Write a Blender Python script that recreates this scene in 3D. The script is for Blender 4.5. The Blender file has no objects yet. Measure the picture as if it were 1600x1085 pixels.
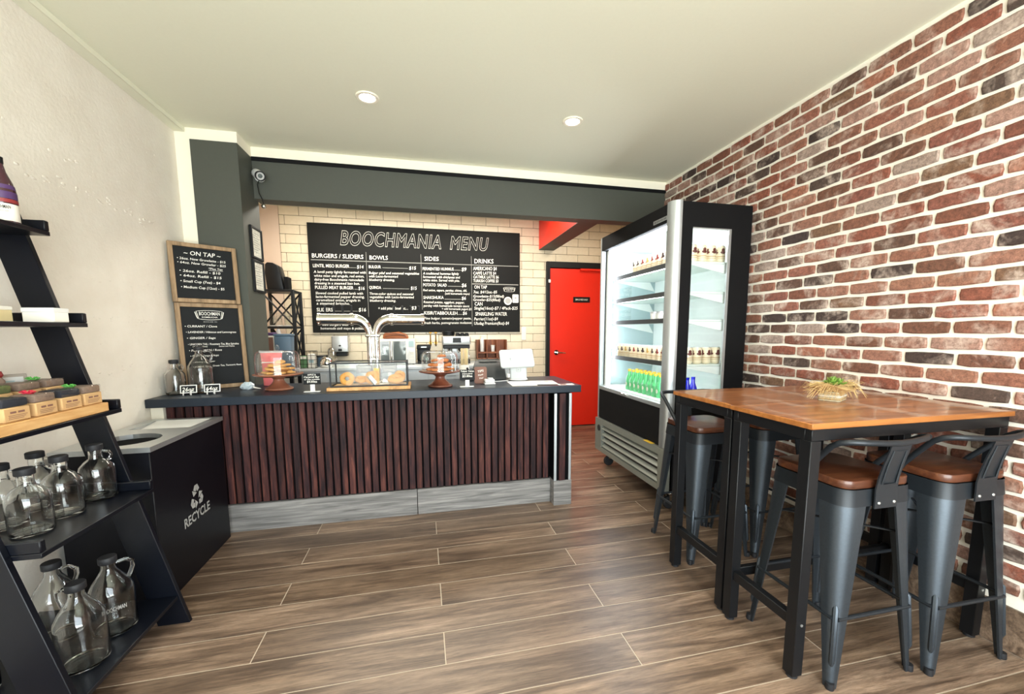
import bpy, bmesh, math, random
from mathutils import Vector, Matrix
random.seed(7)
PI = math.pi
SC = bpy.context.scene
COL = SC.collection

# ---------------------------------------------------------------- camera
CAM_R = ((0.974711, -0.222479, 0.019957),)
def cam_axes(yaw=0.22439, pitch=-0.11554, roll=0.0027):
    cy, sy, cp, sp, cr, sr = math.cos(yaw), math.sin(yaw), math.cos(pitch), math.sin(pitch), math.cos(roll), math.sin(roll)
    fwd = Vector((sy*cp, cy*cp, sp)); right = Vector((cy, -sy, 0)); down = fwd.cross(right)
    return cr*right + sr*down, -sr*right + cr*down, fwd
_r, _d, _f = cam_axes()
cam_data = bpy.data.cameras.new('camera'); cam = bpy.data.objects.new('camera', cam_data); COL.objects.link(cam)
cam_data.sensor_width = 36; cam_data.sensor_fit = 'HORIZONTAL'; cam_data.lens = 640*36/1600
cam_data.shift_x = (800-806.9)/1600; cam_data.shift_y = (591.7-542.5)/1600
cam_data.clip_start = 0.02
cam.matrix_world = Matrix(((_r.x, -_d.x, -_f.x, 0), (_r.y, -_d.y, -_f.y, 0), (_r.z, -_d.z, -_f.z, 1.27), (0, 0, 0, 1)))
SC.camera = cam
def project(p):
    q = Vector(p) - Vector((0, 0, 1.27)); z = q.dot(_f)
    if z < 0.05: return None
    return 806.9 + 640*q.dot(_r)/z, 591.7 + 640*q.dot(_d)/z

# ---------------------------------------------------------------- world, lights, exposure
SC.view_settings.view_transform = 'Standard'; SC.view_settings.look = 'None'
SC.view_settings.gamma = 1; SC.view_settings.use_curve_mapping = False
SC.view_settings.exposure = 0.17
W = bpy.data.worlds.new('sky'); SC.world = W; W.use_nodes = True
nt = W.node_tree; bg = nt.nodes['Background']
sky = nt.nodes.new('ShaderNodeTexSky'); sky.sky_type = 'NISHITA'; sky.sun_disc = False; sky.sun_elevation = math.radians(42); sky.sun_rotation = math.radians(200)
nt.links.new(sky.outputs[0], bg.inputs[0]); bg.inputs[1].default_value = 0.25
def light(name, kind, loc, energy, color=(1, 1, 1), size=1, size_y=None, rot=(0, 0, 0), **kw):
    d = bpy.data.lights.new(name, kind); d.energy = energy; d.color = color
    if kind == 'AREA':
        d.size = size
        if size_y: d.shape = 'RECTANGLE'; d.size_y = size_y
    elif kind in ('POINT', 'SPOT'): d.shadow_soft_size = size
    for k, v in kw.items(): setattr(d, k, v)
    o = bpy.data.objects.new(name, d); COL.objects.link(o); o.location = loc; o.rotation_euler = rot
    return o
# daylight through the shop window behind the camera
light('window_daylight', 'AREA', (0.35, -1.72, 1.35), 185, (0.88, 0.96, 1.0), 3.3, 2.2, (PI/2, 0, 0))
# added fill lamp low at the window, aimed up to brighten the ceiling
light('ceiling_fill', 'AREA', (0.35, -1.70, 0.62), 70, (0.92, 0.98, 0.92), 3.2, 0.7, (math.radians(130), 0, 0))
# ceiling lamps of the back kitchen, hidden behind the beam
light('kitchen_lamp', 'AREA', (0.0, 4.35, 2.60), 58, (1.0, 0.94, 0.82), 2.4, 0.3, (0, 0, 0))
light('kitchen_lamp', 'AREA', (1.95, 4.3, 2.60), 9, (1.0, 0.86, 0.70), 0.25, 0.25, (0, 0, 0))
try:
    SC.cycles.use_denoising = True; SC.cycles.max_bounces = 16; SC.cycles.transmission_bounces = 14; SC.cycles.transparent_max_bounces = 24
    SC.cycles.diffuse_bounces = 5; SC.cycles.glossy_bounces = 4; SC.cycles.caustics_reflective = False; SC.cycles.caustics_refractive = False
    SC.cycles.sample_clamp_indirect = 6
except Exception: pass

# ---------------------------------------------------------------- materials
def lin(h):
    h = h.lstrip('#'); o = []
    for i in (0, 2, 4):
        c = int(h[i:i+2], 16)/255; o.append(c/12.92 if c <= 0.04045 else ((c+0.055)/1.055)**2.4)
    return (*o, 1)
class NT:
    def __init__(s, name):
        s.m = bpy.data.materials.new(name); s.m.use_nodes = True; s.t = s.m.node_tree
        s.b = s.t.nodes['Principled BSDF']; s.out = s.t.nodes['Material Output']
    def n(s, kind, **inp):
        x = s.t.nodes.new('ShaderNode'+kind)
        for k, v in inp.items():
            if k.startswith('_'): setattr(x, k[1:], v); continue
            s.set(x, k, v)
        return x
    def set(s, x, k, v):
        k2 = int(k[1:]) if k[0] == 'i' and k[1:].isdigit() else k.replace('_', ' ')
        if hasattr(v, 'links') or isinstance(v, bpy.types.NodeSocket): s.t.links.new(v, x.inputs[k2])
        else: x.inputs[k2].default_value = v
    def p(s, **inp):
        for k, v in inp.items(): s.set(s.b, k, v)
        return s
    def coord(s, scale=(1, 1, 1), rnd=False, island=False):
        tc = s.n('TexCoord'); v = tc.outputs['Object']
        if rnd or island:
            r = s.n('NewGeometry').outputs['Random Per Island'] if island else s.n('ObjectInfo').outputs['Random']
            m = s.n('Math', _operation='MULTIPLY', i0=r, i1=37.0); c = s.n('CombineXYZ', X=m.outputs[0], Y=m.outputs[0], Z=m.outputs[0])
            v = s.n('VectorMath', _operation='ADD', i0=v, i1=c.outputs[0]).outputs[0]
        return s.n('Mapping', Vector=v, Scale=scale).outputs[0]
    def noise(s, vec, scale, detail=4, rough=0.55, dist=0): return s.n('TexNoise', Vector=vec, Scale=scale, Detail=detail, Roughness=rough, Distortion=dist).outputs[0]
    def ramp(s, fac, stops, interp='LINEAR'):
        r = s.n('ValToRGB', Fac=fac); e = r.color_ramp; e.interpolation = interp
        while len(e.elements) < len(stops): e.elements.new(0.5)
        for el, (p, c) in zip(e.elements, stops): el.position = p; el.color = lin(c) if isinstance(c, str) else (c, c, c, 1)
        return r.outputs[0]
    def mix(s, fac, a, b, mode='MIX'):
        x = s.n('Mix', _data_type='RGBA', _blend_type=mode)
        for i, v in ((0, fac), (6, a), (7, b)):
            if isinstance(v, bpy.types.NodeSocket): s.t.links.new(v, x.inputs[i])
            else: x.inputs[i].default_value = lin(v) if isinstance(v, str) else v
        return x.outputs[2]
    def bump(s, h, strength=0.3, dist=0.002):
        b = s.n('Bump', Strength=strength, Distance=dist, Height=h); s.t.links.new(b.outputs[0], s.b.inputs['Normal']); return s
def plain(name, col, rough=0.5, metal=0, var=0.08, scale=18, bump=0.0, coat=0, spec=None):
    s = NT(name); v = s.coord(); n = s.noise(v, scale, 3)
    c = lin(col); dk = tuple(x*(1-var) for x in c[:3])+(1,); lt = tuple(min(1, x*(1+var)) for x in c[:3])+(1,)
    s.p(Base_Color=s.mix(n, dk, lt), Roughness=rough, Metallic=metal)
    if bump: s.bump(n, bump, 0.001)
    if coat: s.p(Coat_Weight=coat)
    if spec is not None: s.p(Specular_IOR_Level=spec)
    return s.m
def wood(name, cols, scale=(3, 40, 40), rough=0.5, bump=0.15, rnd=True, contrast=(0.3, 0.7), coat=0.0, spec=0.4, rr=(0.78, 1.0)):
    s = NT(name); v = s.coord(scale, rnd=rnd); n = s.noise(v, 1.0, 6, 0.6, 0.4)
    k = len(cols); st = [(contrast[0]+(contrast[1]-contrast[0])*i/(k-1), c) for i, c in enumerate(cols)]
    c = s.ramp(n, st)
    if rnd:
        r = s.n('ObjectInfo').outputs['Random']; c = s.mix(1.0, c, s.ramp(r, [(0, rr[0]), (1, rr[1])]), 'MULTIPLY')
    s.p(Base_Color=c, Roughness=rough, Coat_Weight=coat, Specular_IOR_Level=spec); s.bump(n, bump, 0.002)
    return s.m
def glass(name, tint=(0.93, 0.97, 0.96), facing=0.25, gloss=0.85, base=0.03, rough=0.02, k=0.55):
    s = NT(name); s.t.nodes.remove(s.b)
    tr = s.n('BsdfTransparent', Color=(*tint, 1)); gl = s.n('BsdfGlossy', Color=(gloss, gloss, gloss, 1), Roughness=rough)
    lw = s.n('LayerWeight', Blend=facing); ns = s.noise(s.coord(), 9, 2)
    a = s.n('Math', _operation='MULTIPLY_ADD', i0=lw.outputs['Facing'], i1=k, i2=base); a.use_clamp = True
    b = s.n('Math', _operation='MULTIPLY_ADD', i0=ns, i1=0.01, i2=a.outputs[0])
    mx = s.n('MixShader', i0=b.outputs[0]); s.t.links.new(tr.outputs[0], mx.inputs[1]); s.t.links.new(gl.outputs[0], mx.inputs[2])
    s.t.links.new(mx.outputs[0], s.out.inputs[0]); return s.m
def thick_glass(name):
    s = NT(name); n = s.noise(s.coord(), 14, 2)
    s.p(Base_Color=s.mix(n, (0.97, 0.985, 0.98, 1), (0.985, 0.995, 0.99, 1)), Roughness=0.0, IOR=1.46, Transmission_Weight=1.0); return s.m
def emit(name, col, strength):
    s = NT(name); n = s.noise(s.coord(), 4, 1); c = lin(col)
    s.p(Base_Color=c, Emission_Color=s.mix(n, tuple(x*0.96 for x in c[:3])+(1,), c), Emission_Strength=strength); return s.m

M = {}
M['ceil'] = plain('ceiling_paint', '#e6e5d0', 0.85, var=0.02, scale=60, bump=0.1)
M['white_paint'] = plain('white_paint', '#f2ecd9', 0.7, var=0.015)
M['pink_plaster'] = plain('plaster', '#d9c4b0', 0.8, var=0.03)
M['dark_paint'] = plain('charcoal_paint', '#44473f', 0.6, var=0.05, scale=40)
M['red'] = plain('red_paint', '#e82304', 0.45, var=0.03)
M['black'] = plain('black_metal', '#0d0f12', 0.42, var=0.15, scale=60, spec=0.35)
M['black_matte'] = plain('black_matte', '#09090b', 0.7, var=0.15, spec=0.2)
M['shelf_black'] = plain('black_lacquer', '#070a12', 0.33, var=0.1, scale=30, spec=0.3)
M['bin_black'] = plain('black_powder_coat', '#07080f', 0.4, var=0.1, scale=90, spec=0.3)
M['steel'] = plain('brushed_steel', '#c6c9c9', 0.36, 0.85, var=0.06, scale=50)
M['alu'] = plain('aluminium', '#c3c9cc', 0.38, 0.85, var=0.04, scale=50)
M['grille'] = plain('grey_grille_paint', '#8b8e86', 0.45, 0.4, var=0.05, scale=50)
M['chrome'] = plain('chrome', '#e8e6e0', 0.08, 1.0, var=0.02)
M['white'] = plain('white_plastic', '#dededa', 0.35, var=0.02)
M['paper'] = plain('paper', '#eee9dc', 0.8, var=0.03)
M['white_ink'] = plain('white_ink', '#f1efe6', 0.8, var=0.02)
M['grey_ink'] = plain('grey_ink', '#a7a7a4', 0.7, var=0.04)
M['chalk_line'] = plain('chalk_line', '#8b8a84', 0.8, var=0.1)
M['black_ink'] = plain('black_ink', '#1a1a1a', 0.8, var=0.04)
M['chalkboard'] = plain('chalkboard', '#111416', 0.65, var=0.2, scale=6, spec=0.25)
M['menu'] = plain('menu_black', '#10100e', 0.6, var=0.15, scale=3, spec=0.2)
M['frame_wood'] = wood('pale_frame_wood', ['#6d5a41', '#94795a', '#ab9272'], (30, 30, 4), 0.6, rnd=False)
M['slat'] = wood('dark_slat_wood', ['#170d12', '#2e1a1c', '#472724', '#613830'], (34, 34, 4.0), 0.62, 0.3, spec=0.22, rr=(0.62, 1.15))
M['gap'] = plain('black_backing_shade', '#050507', 0.8, var=0.1, spec=0.08)  # near-black backing; shade of slat gaps and bin openings put into the colour
M['table_wood'] = wood('table_wood', ['#6b3d22', '#8f5630', '#a96a3c', '#bd8150'], (2.2, 26, 26), 0.28, 0.05, rnd=True, contrast=(0.3, 0.72), coat=0.3)
M['seat_wood'] = wood('seat_wood', ['#3c2114', '#573120', '#6f4329'], (4, 36, 36), 0.35, 0.1, rnd=True, coat=0.2)
M['edge_wood'] = wood('edge_wood', ['#7d4a28', '#99602f', '#ad6f3a'], (3, 30, 30), 0.4, 0.05, rnd=False)
M['tray_wood'] = wood('tray_wood', ['#a87845', '#c3945c', '#d6ad76'], (30, 4, 30), 0.55, 0.1, rnd=False)
M['walnut'] = wood('walnut', ['#4a2418', '#6d3a28', '#87503a'], (6, 6, 6), 0.35, 0.05, rnd=True, coat=0.4)
M['copper_wood'] = wood('rosy_wood', ['#6d3d2c', '#935a43', '#ad7355'], (6, 6, 6), 0.35, 0.05, rnd=True, coat=0.4)
M['cubby'] = wood('cubby_wood', ['#5a2d18', '#7b4426', '#97603c'], (30, 30, 5), 0.5, 0.1, rnd=False)
M['glass'] = glass('clear_glass', (0.978, 0.988, 0.985), 0.12, 0.95, 0.010, 0.01, 0.85)
M['jug'] = thick_glass('thick_jug_glass')
M['pane'] = glass('window_glass', (0.98, 0.99, 0.985), 0.10, 0.8, 0.0)
M['dome'] = glass('dome_glass', (0.975, 0.983, 0.983), 0.15, 0.95, 0.03, 0.01, 0.95)
M['gunmetal'] = plain('gunmetal', '#474e55', 0.40, 0.75, var=0.16, scale=120)
M['dark_gunmetal'] = plain('dark_gunmetal', '#24292e', 0.42, 0.35, var=0.12, scale=90)
M['copper_can'] = plain('can_cream', '#e9dcc0', 0.4, var=0.05)
M['emblem'] = plain('emblem_red_brown', '#5f2622', 0.5, var=0.2, scale=90)
M['emblem_dark'] = plain('emblem_dark', '#3c2a2c', 0.5, var=0.2, scale=90)
M['emblem_red'] = plain('emblem_red', '#8c2a2a', 0.5, var=0.2, scale=90)
M['emblem_tan'] = plain('emblem_tan', '#c7a050', 0.5, var=0.2, scale=90)
M['led'] = emit('led_strip', '#f2f7ff', 24)
M['lamp'] = emit('lamp_lens', '#fff6e6', 22)
M['fridge_in'] = plain('fridge_liner', '#e9f0ee', 0.4, var=0.02)
M['fridge_pale'] = plain('fridge_shelf_white', '#dfe9e4', 0.35, var=0.02)
M['kraft'] = plain('kraft_paper', '#bf9a6a', 0.8, var=0.08)
M['tea'] = plain('dried_tea', '#7b675b', 0.9, var=0.4, scale=160, bump=0.4)
M['tea_dark'] = plain('dark_tea', '#23242c', 0.9, var=0.4, scale=160, bump=0.4)
M['tea_green'] = plain('green_tea', '#59643a', 0.9, var=0.4, scale=160, bump=0.4)
M['counter_top'] = plain('counter_laminate', '#1f2731', 0.38, var=0.12, scale=70, spec=0.3)
M['toe'] = None
M['burlap'] = plain('burlap', '#b99a66', 0.95, var=0.25, scale=220, bump=0.6)
M['straw'] = plain('straw', '#cdb078', 0.9, var=0.2, scale=90)
M['leaf'] = plain('succulent_leaf', '#6f8f3a', 0.5, var=0.25, scale=30)
M['cookie'] = plain('orange_cookie', '#b5672c', 0.85, var=0.25, scale=70, bump=0.6)
M['biscuit'] = plain('pale_biscuit', '#cf9a55', 0.85, var=0.25, scale=70, bump=0.6)
M['bagel'] = plain('seeded_bagel', '#cd9148', 0.85, var=0.3, scale=130, bump=0.7)
M['pink'] = plain('pink_foil', '#ea787a', 0.4, var=0.06)
M['purple'] = plain('purple_label', '#4b2f5e', 0.5, var=0.1)
M['blue_box'] = plain('slate_blue_plastic', '#4c6274', 0.45, var=0.05)
M['brown_bag'] = plain('brown_leather', '#8a4a1e', 0.45, var=0.2, scale=20, bump=0.3)
M['brown_card'] = plain('brown_card', '#7a5648', 0.7, var=0.08)
M['green_glass'] = plain('green_bottle_glass', '#4fb673', 0.12, var=0.1, coat=0.5)
M['blue_glass'] = plain('blue_bottle_glass', '#1420c0', 0.12, var=0.1, coat=0.5)
M['brass'] = plain('brass', '#b99048', 0.25, 1.0, var=0.05)
M['plum'] = plain('dark_plum_drink', '#3a1020', 0.15, var=0.1, coat=0.5)
M['yellow'] = plain('yellow_print', '#e2b83c', 0.5, var=0.06)
M['rubber'] = plain('rubber', '#15161a', 0.6, var=0.1)
M['steel_front'] = plain('pale_steel_front', '#cfd4d6', 0.42, 0.35, var=0.03)
M['printer'] = plain('dark_grey_plastic', '#262929', 0.5, var=0.05)
M['teal_print'] = plain('pale_teal_print', '#a9c2c4', 0.5, var=0.06)
M['green_pack'] = plain('green_packet', '#5d8a5c', 0.6, var=0.15)
M['red_ribbon'] = plain('red_ribbon', '#c41f3a', 0.5, var=0.1)
M['green_ribbon'] = plain('green_ribbon', '#55a347', 0.5, var=0.1)
M['smoked'] = plain('oven_glass', '#56605f', 0.1, var=0.2, scale=4, coat=0.6)

def floor_mat():
    s = NT('wood_look_tile'); v = s.coord((1.1, 13, 13), rnd=True)
    n = s.noise(v, 1.6, 7, 0.62, 0.9); n2 = s.noise(s.coord((0.9, 3.2, 3), rnd=True), 1.3, 3, 0.5, 0.6)
    n3 = s.noise(s.coord((3, 70, 70), rnd=True), 1.5, 4, 0.6)
    c = s.ramp(n, [(0.25, '#3d342d'), (0.40, '#6b5c50'), (0.53, '#8e7d6e'), (0.66, '#a69585'), (0.80, '#bcad9b')])
    c = s.mix(s.ramp(n2, [(0.40, 0.0), (0.68, 0.75)]), c, '#54483f')
    n4 = s.noise(s.coord((14, 160, 100), rnd=True), 1.2, 5, 0.7, 0.5)
    c = s.mix(1.0, c, s.ramp(n3, [(0.3, 0.72), (0.6, 1.0)]), 'MULTIPLY'); c = s.mix(1.0, c, s.ramp(n4, [(0.30, 0.62), (0.50, 0.97), (0.70, 1.22)]), 'MULTIPLY')
    r = s.n('ObjectInfo').outputs['Random']
    c = s.mix(1.0, c, s.ramp(r, [(0, '#d8ccc0'), (0.5, '#fff4ea'), (1, '#efe2d2')]), 'MULTIPLY')
    s.p(Base_Color=c, Roughness=s.ramp(n3, [(0.2, 0.42), (0.8, 0.30)]), Specular_IOR_Level=0.45); s.bump(n3, 0.22, 0.0015)
    return s.m
M['floor_tile'] = floor_mat()
def toe_mat():
    s = NT('grey_wood_tile'); v = s.coord((2, 22, 40), rnd=True); n = s.noise(v, 1.4, 6, 0.6, 0.6)
    c = s.ramp(n, [(0.28, '#4c4a48'), (0.5, '#747270'), (0.72, '#96938f')])
    s.p(Base_Color=c, Roughness=0.45); s.bump(n, 0.15, 0.001); return s.m
M['toe'] = toe_mat()
M['grout_floor'] = plain('floor_grout', '#b3a593', 0.85, var=0.1, scale=80)
M['grout_dark'] = plain('dark_grout', '#3d372f', 0.9, var=0.1, scale=80)
def brick_mat(island):
    s = NT('brick_island' if island else 'brick_face')
    r = s.n('NewGeometry').outputs['Random Per Island'] if island else s.n('ObjectInfo').outputs['Random']
    pal = ['#8b5648', '#80503f', '#9c6e5c', '#453631', '#93624f', '#77503f', '#ab8576', '#96604f', '#64483b', '#9a6c58', '#a58f83', '#875a48', '#7d5d47', '#a56c56', '#55443c', '#8f5543']
    c = s.ramp(r, [(i/len(pal), p) for i, p in enumerate(pal)], 'CONSTANT')
    v = s.coord((1, 1, 1), rnd=not island, island=island)
    n = s.noise(v, 55, 6, 0.65, 0.3)
    n9 = s.noise(v, 190, 4, 0.7)
    c = s.mix(1.0, c, s.ramp(n, [(0.28, 0.50), (0.5, 0.88), (0.7, 1.22)]), 'MULTIPLY'); c = s.mix(1.0, c, s.ramp(n9, [(0.3, 0.68), (0.5, 0.98), (0.72, 1.3)]), 'MULTIPLY')
    w = s.noise(v, 7.0, 4, 0.6, 0.6); m = s.n('Math', _operation='MULTIPLY', i0=s.ramp(w, [(0.50, 0), (0.68, 0.85)]), i1=s.ramp(n, [(0.35, 0.25), (0.6, 1.0)]))
    c = s.mix(m.outputs[0], c, '#cdb9ab')
    s.p(Base_Color=c, Roughness=0.85); s.bump(n, 0.5, 0.004); return s.m
M['brick'] = brick_mat(False); M['brick_i'] = brick_mat(True)
M['mortar'] = plain('white_mortar', '#f6f0e2', 0.9, var=0.05, scale=120, bump=0.5)
def wtile_mat(name, rnd):
    s = NT(name); v = s.coord((1, 1, 1), rnd=rnd); n = s.noise(v, 30, 3)
    r = s.n('ObjectInfo').outputs['Random']
    c = s.mix(s.ramp(n, [(0.3, 0.0), (0.7, 0.5)]), '#e6d9bf', '#dccdb0'); c = s.mix(1.0, c, s.ramp(r, [(0, 0.93), (1, 1.0)]), 'MULTIPLY')
    s.p(Base_Color=c, Roughness=0.22); s.bump(n, 0.05, 0.001); return s.m
M['wall_tile'] = wtile_mat('cream_wall_tile', True)
def concrete_mat():
    s = NT('painted_concrete'); v = s.coord(); n = s.noise(v, 5, 6, 0.6); f = s.noise(v, 60, 4, 0.6)
    vo = s.n('TexVoronoi', Vector=s.coord((1, 1, 1)), Scale=9.0); pit = s.ramp(vo.outputs['Distance'], [(0.02, 0.0), (0.06, 1.0)])
    c = s.mix(s.ramp(n, [(0.35, 0.0), (0.65, 0.6)]), '#ebe5d9', '#dfd7c9')
    h = s.mix(0.35, s.mix(0.5, n, f), pit, 'MULTIPLY')
    s.p(Base_Color=c, Roughness=0.85); s.bump(h, 0.4, 0.010); return s.m
M['concrete'] = concrete_mat()

# ---------------------------------------------------------------- geometry helpers
class MB:
    def __init__(s): s.v = []; s.f = []
    def add(s, vs, fs, X=None):
        o = len(s.v)
        s.v += [tuple(X @ Vector(v)) for v in vs] if X is not None else [tuple(v) for v in vs]
        s.f += [tuple(i+o for i in f) for f in fs]; return s
    def box(s, a, b, X=None):
        x0, y0, z0 = a; x1, y1, z1 = b
        return s.add([(x0, y0, z0), (x1, y0, z0), (x1, y1, z0), (x0, y1, z0), (x0, y0, z1), (x1, y0, z1), (x1, y1, z1), (x0, y1, z1)],
                     [(0, 3, 2, 1), (4, 5, 6, 7), (0, 1, 5, 4), (1, 2, 6, 5), (2, 3, 7, 6), (3, 0, 4, 7)], X)
    def prism(s, poly, z0, z1, X=None):
        n = len(poly); vs = [(x, y, z0) for x, y in poly]+[(x, y, z1) for x, y in poly]
        return s.add(vs, [tuple(range(n-1, -1, -1)), tuple(range(n, 2*n))]+[(i, (i+1) % n, n+(i+1) % n, n+i) for i in range(n)], X)
    def lathe(s, prof, n=24, X=None):
        vs = []; fs = []; rows = []
        for r, z in prof:
            if r < 1e-6: rows.append([len(vs)]); vs.append((0, 0, z))
            else:
                rows.append(list(range(len(vs), len(vs)+n))); vs += [(r*math.cos(2*PI*i/n), r*math.sin(2*PI*i/n), z) for i in range(n)]
        for a, b in zip(rows, rows[1:]):
            for i in range(n):
                j = (i+1) % n
                if len(a) == 1 and len(b) == 1: continue
                if len(a) == 1: fs.append((a[0], b[j], b[i]))
                elif len(b) == 1: fs.append((a[i], a[j], b[0]))
                else: fs.append((a[i], a[j], b[j], b[i]))
        return s.add(vs, fs, X)
    def cyl(s, p0, p1, r0, r1=None, n=14):
        p0 = Vector(p0); p1 = Vector(p1); d = p1-p0; L = d.length; r1 = r0 if r1 is None else r1
        X = Matrix.Translation(p0) @ d.to_track_quat('Z', 'Y').to_matrix().to_4x4()
        return s.lathe([(0, 0), (r0, 0), (r1, L), (0, L)], n, X)
    def tube(s, pts, r, n=8, closed=False):
        P = [Vector(p) for p in pts]; m = len(P); R = r if isinstance(r, (list, tuple)) else [r]*m
        T = []
        for i in range(m):
            if closed: t = P[(i+1) % m]-P[i-1]
            else: t = P[min(i+1, m-1)]-P[max(i-1, 0)]
            T.append(t.normalized())
        u = T[0].orthogonal().normalized(); vs = []; fs = []
        for i in range(m):
            if i: u = (u - T[i]*u.dot(T[i])).normalized()
            w = T[i].cross(u)
            vs += [P[i]+R[i]*(math.cos(2*PI*k/n)*u+math.sin(2*PI*k/n)*w) for k in range(n)]
        for i in range(m if closed else m-1):
            a = i*n; b = ((i+1) % m)*n
            fs += [(a+k, a+(k+1) % n, b+(k+1) % n, b+k) for k in range(n)]
        if not closed: fs += [tuple(range(n-1, -1, -1)), tuple(range((m-1)*n, m*n))]
        return s.add(vs, fs)
    def ball(s, c, r, nu=14, nv=8):
        r = (r, r, r) if not isinstance(r, (tuple, list)) else r
        X = Matrix.Translation(c) @ Matrix.Diagonal((*r, 1))
        return s.lathe([(math.sin(PI*i/nv), -math.cos(PI*i/nv)) for i in range(nv+1)], nu, X)
    def mesh(s, name, m, bevel=0, seg=1, smooth=True, ang=38, off=None):
        me = bpy.data.meshes.new(name)
        vs = s.v if off is None else [(x-off[0], y-off[1], z-off[2]) for x, y, z in s.v]
        me.from_pydata(vs, [], s.f)
        bm = bmesh.new(); bm.from_mesh(me)
        bmesh.ops.recalc_face_normals(bm, faces=bm.faces[:])
        if bevel:
            ed = [e for e in bm.edges if len(e.link_faces) == 2 and e.calc_face_angle(0) > 0.6]
            bmesh.ops.bevel(bm, geom=ed, offset=bevel, segments=seg, affect='EDGES', profile=0.5, clamp_overlap=True)
        bm.to_mesh(me); bm.free()
        if smooth:
            me.polygons.foreach_set('use_smooth', [True]*len(me.polygons)); me.set_sharp_from_angle(angle=math.radians(ang))
        if m: me.materials.append(m)
        return me
    def build(s, name, m, parent=None, bevel=0, seg=1, smooth=True, world=False, ang=38):
        off = None
        if world and parent is not None:
            off = Vector(parent.location); q = parent.parent
            while q is not None: off += Vector(q.location); q = q.parent
        return link(name, s.mesh(name, m, bevel, seg, smooth, ang, off), parent)
def link(name, me, parent=None, loc=None):
    o = bpy.data.objects.new(name, me); COL.objects.link(o)
    if parent is not None: o.parent = parent
    if loc is not None: o.location = loc
    return o
def tag(o, label=None, cat=None, group=None, kind=None):
    if label: o['label'] = label
    if cat: o['category'] = cat
    if group: o['group'] = group
    if kind: o['kind'] = kind
    return o
def thing(name, label, cat, loc=(0, 0, 0), rz=0, group=None):
    o = bpy.data.objects.new(name, None); COL.objects.link(o); o.empty_display_size = 0.05
    o.location = loc; o.rotation_euler = (0, 0, rz); return tag(o, label, cat, group)
KIDS = {}
def children(o): return [c for c in bpy.data.objects if c.parent == o]
def copy_tree(o, loc=None, rz=None, label=None, group=None, kids=None):
    c = o.copy(); COL.objects.link(c)
    if loc is not None: c.location = loc
    if rz is not None: c.rotation_euler = (0, 0, rz)
    if label: c['label'] = label
    if group: c['group'] = group
    for ch in (kids if kids is not None else children(o)):
        d = ch.copy(); COL.objects.link(d); d.parent = c
        for g in children(ch):
            e = g.copy(); COL.objects.link(e); e.parent = d
    return c
def rot(axis, a): return Matrix.Rotation(a, 4, axis)
def tr(x, y, z): return Matrix.Translation((x, y, z))
def rrect(x0, x1, y0, y1, r, n=5):
    p = []
    for cx, cy, a in ((x1-r, y1-r, 0), (x0+r, y1-r, PI/2), (x0+r, y0+r, PI), (x1-r, y0+r, 1.5*PI)):
        p += [(cx+r*math.cos(a+PI/2*i/n), cy+r*math.sin(a+PI/2*i/n)) for i in range(n+1)]
    return p
def arc(cx, cy, r, a0, a1, n): return [(cx+r*math.cos(a0+(a1-a0)*i/n), cy+r*math.sin(a0+(a1-a0)*i/n)) for i in range(n+1)]

# lettering: requests are collected and turned into meshes once, at the end
TEXTS = []
def text(s, parent, m, w, h, org, xd=(1, 0, 0), ud=(0, 0, 1), name='lettering', align='L', outline=0.0, shear=0.0, slope=0.0):
    """one line of lettering: width w, capital height h, baseline start org in the parent's own space"""
    me = bpy.data.meshes.new(name); o = link(name, me, parent)
    TEXTS.append((o, s, m, w, h, Vector(org), Vector(xd), Vector(ud), align, outline, shear, slope)); return o
def bake_texts():
    tmp = []
    def mk(s, outline, shear, bold=0.007):
        c = bpy.data.curves.new('t', 'FONT'); c.body = s; c.resolution_u = 4 if outline else 2; c.shear = shear; c.offset = 0.016 if outline else bold
        if outline: c.fill_mode = 'NONE'; c.bevel_depth = outline; c.bevel_resolution = 0; c.space_character = 1.12
        o = bpy.data.objects.new('t', c); COL.objects.link(o); tmp.append(o); return o
    ref = mk('H', 0, 0, 0); objs = [mk(t[1], max(t[9], 0), t[10], max(-t[9], 0.007)) for t in TEXTS]
    bpy.context.view_layer.update(); dg = bpy.context.evaluated_depsgraph_get()
    me = bpy.data.meshes.new_from_object(ref.evaluated_get(dg)); cap = max(v.co.y for v in me.vertices)
    for t, fo in zip(TEXTS, objs):
        o, s, m, w, h, org, xd, ud, align, outline, shear, slope = t
        me = bpy.data.meshes.new_from_object(fo.evaluated_get(dg))
        xs = [v.co.x for v in me.vertices]; x0, x1 = min(xs), max(xs)
        sy = h/cap; sx = (w/(x1-x0)) if w else sy
        sh = 0 if align == 'L' else -(x1-x0)*sx/2
        nrm = xd.cross(ud)
        for v in me.vertices:
            lx = (v.co.x-x0)*sx+sh; ly = v.co.y*sy+slope*lx
            v.co = org + xd*lx + ud*ly + nrm*(v.co.z*sy*0.1)
        me.materials.clear(); me.materials.append(m); o.data = me; me.name = o.name
    for fo in tmp: bpy.data.objects.remove(fo)

# ================================================================ THE SETTING
XL, XR, YB, YF, H = -1.58, 2.245, 5.11, -1.85, 2.635
fl = MB().box((-1.95, YF-0.15, -0.12), (3.1, YB+0.1, -0.0012)).build('floor', M['grout_floor']); tag(fl, 'brown wood-look plank tile floor', kind='structure')
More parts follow.
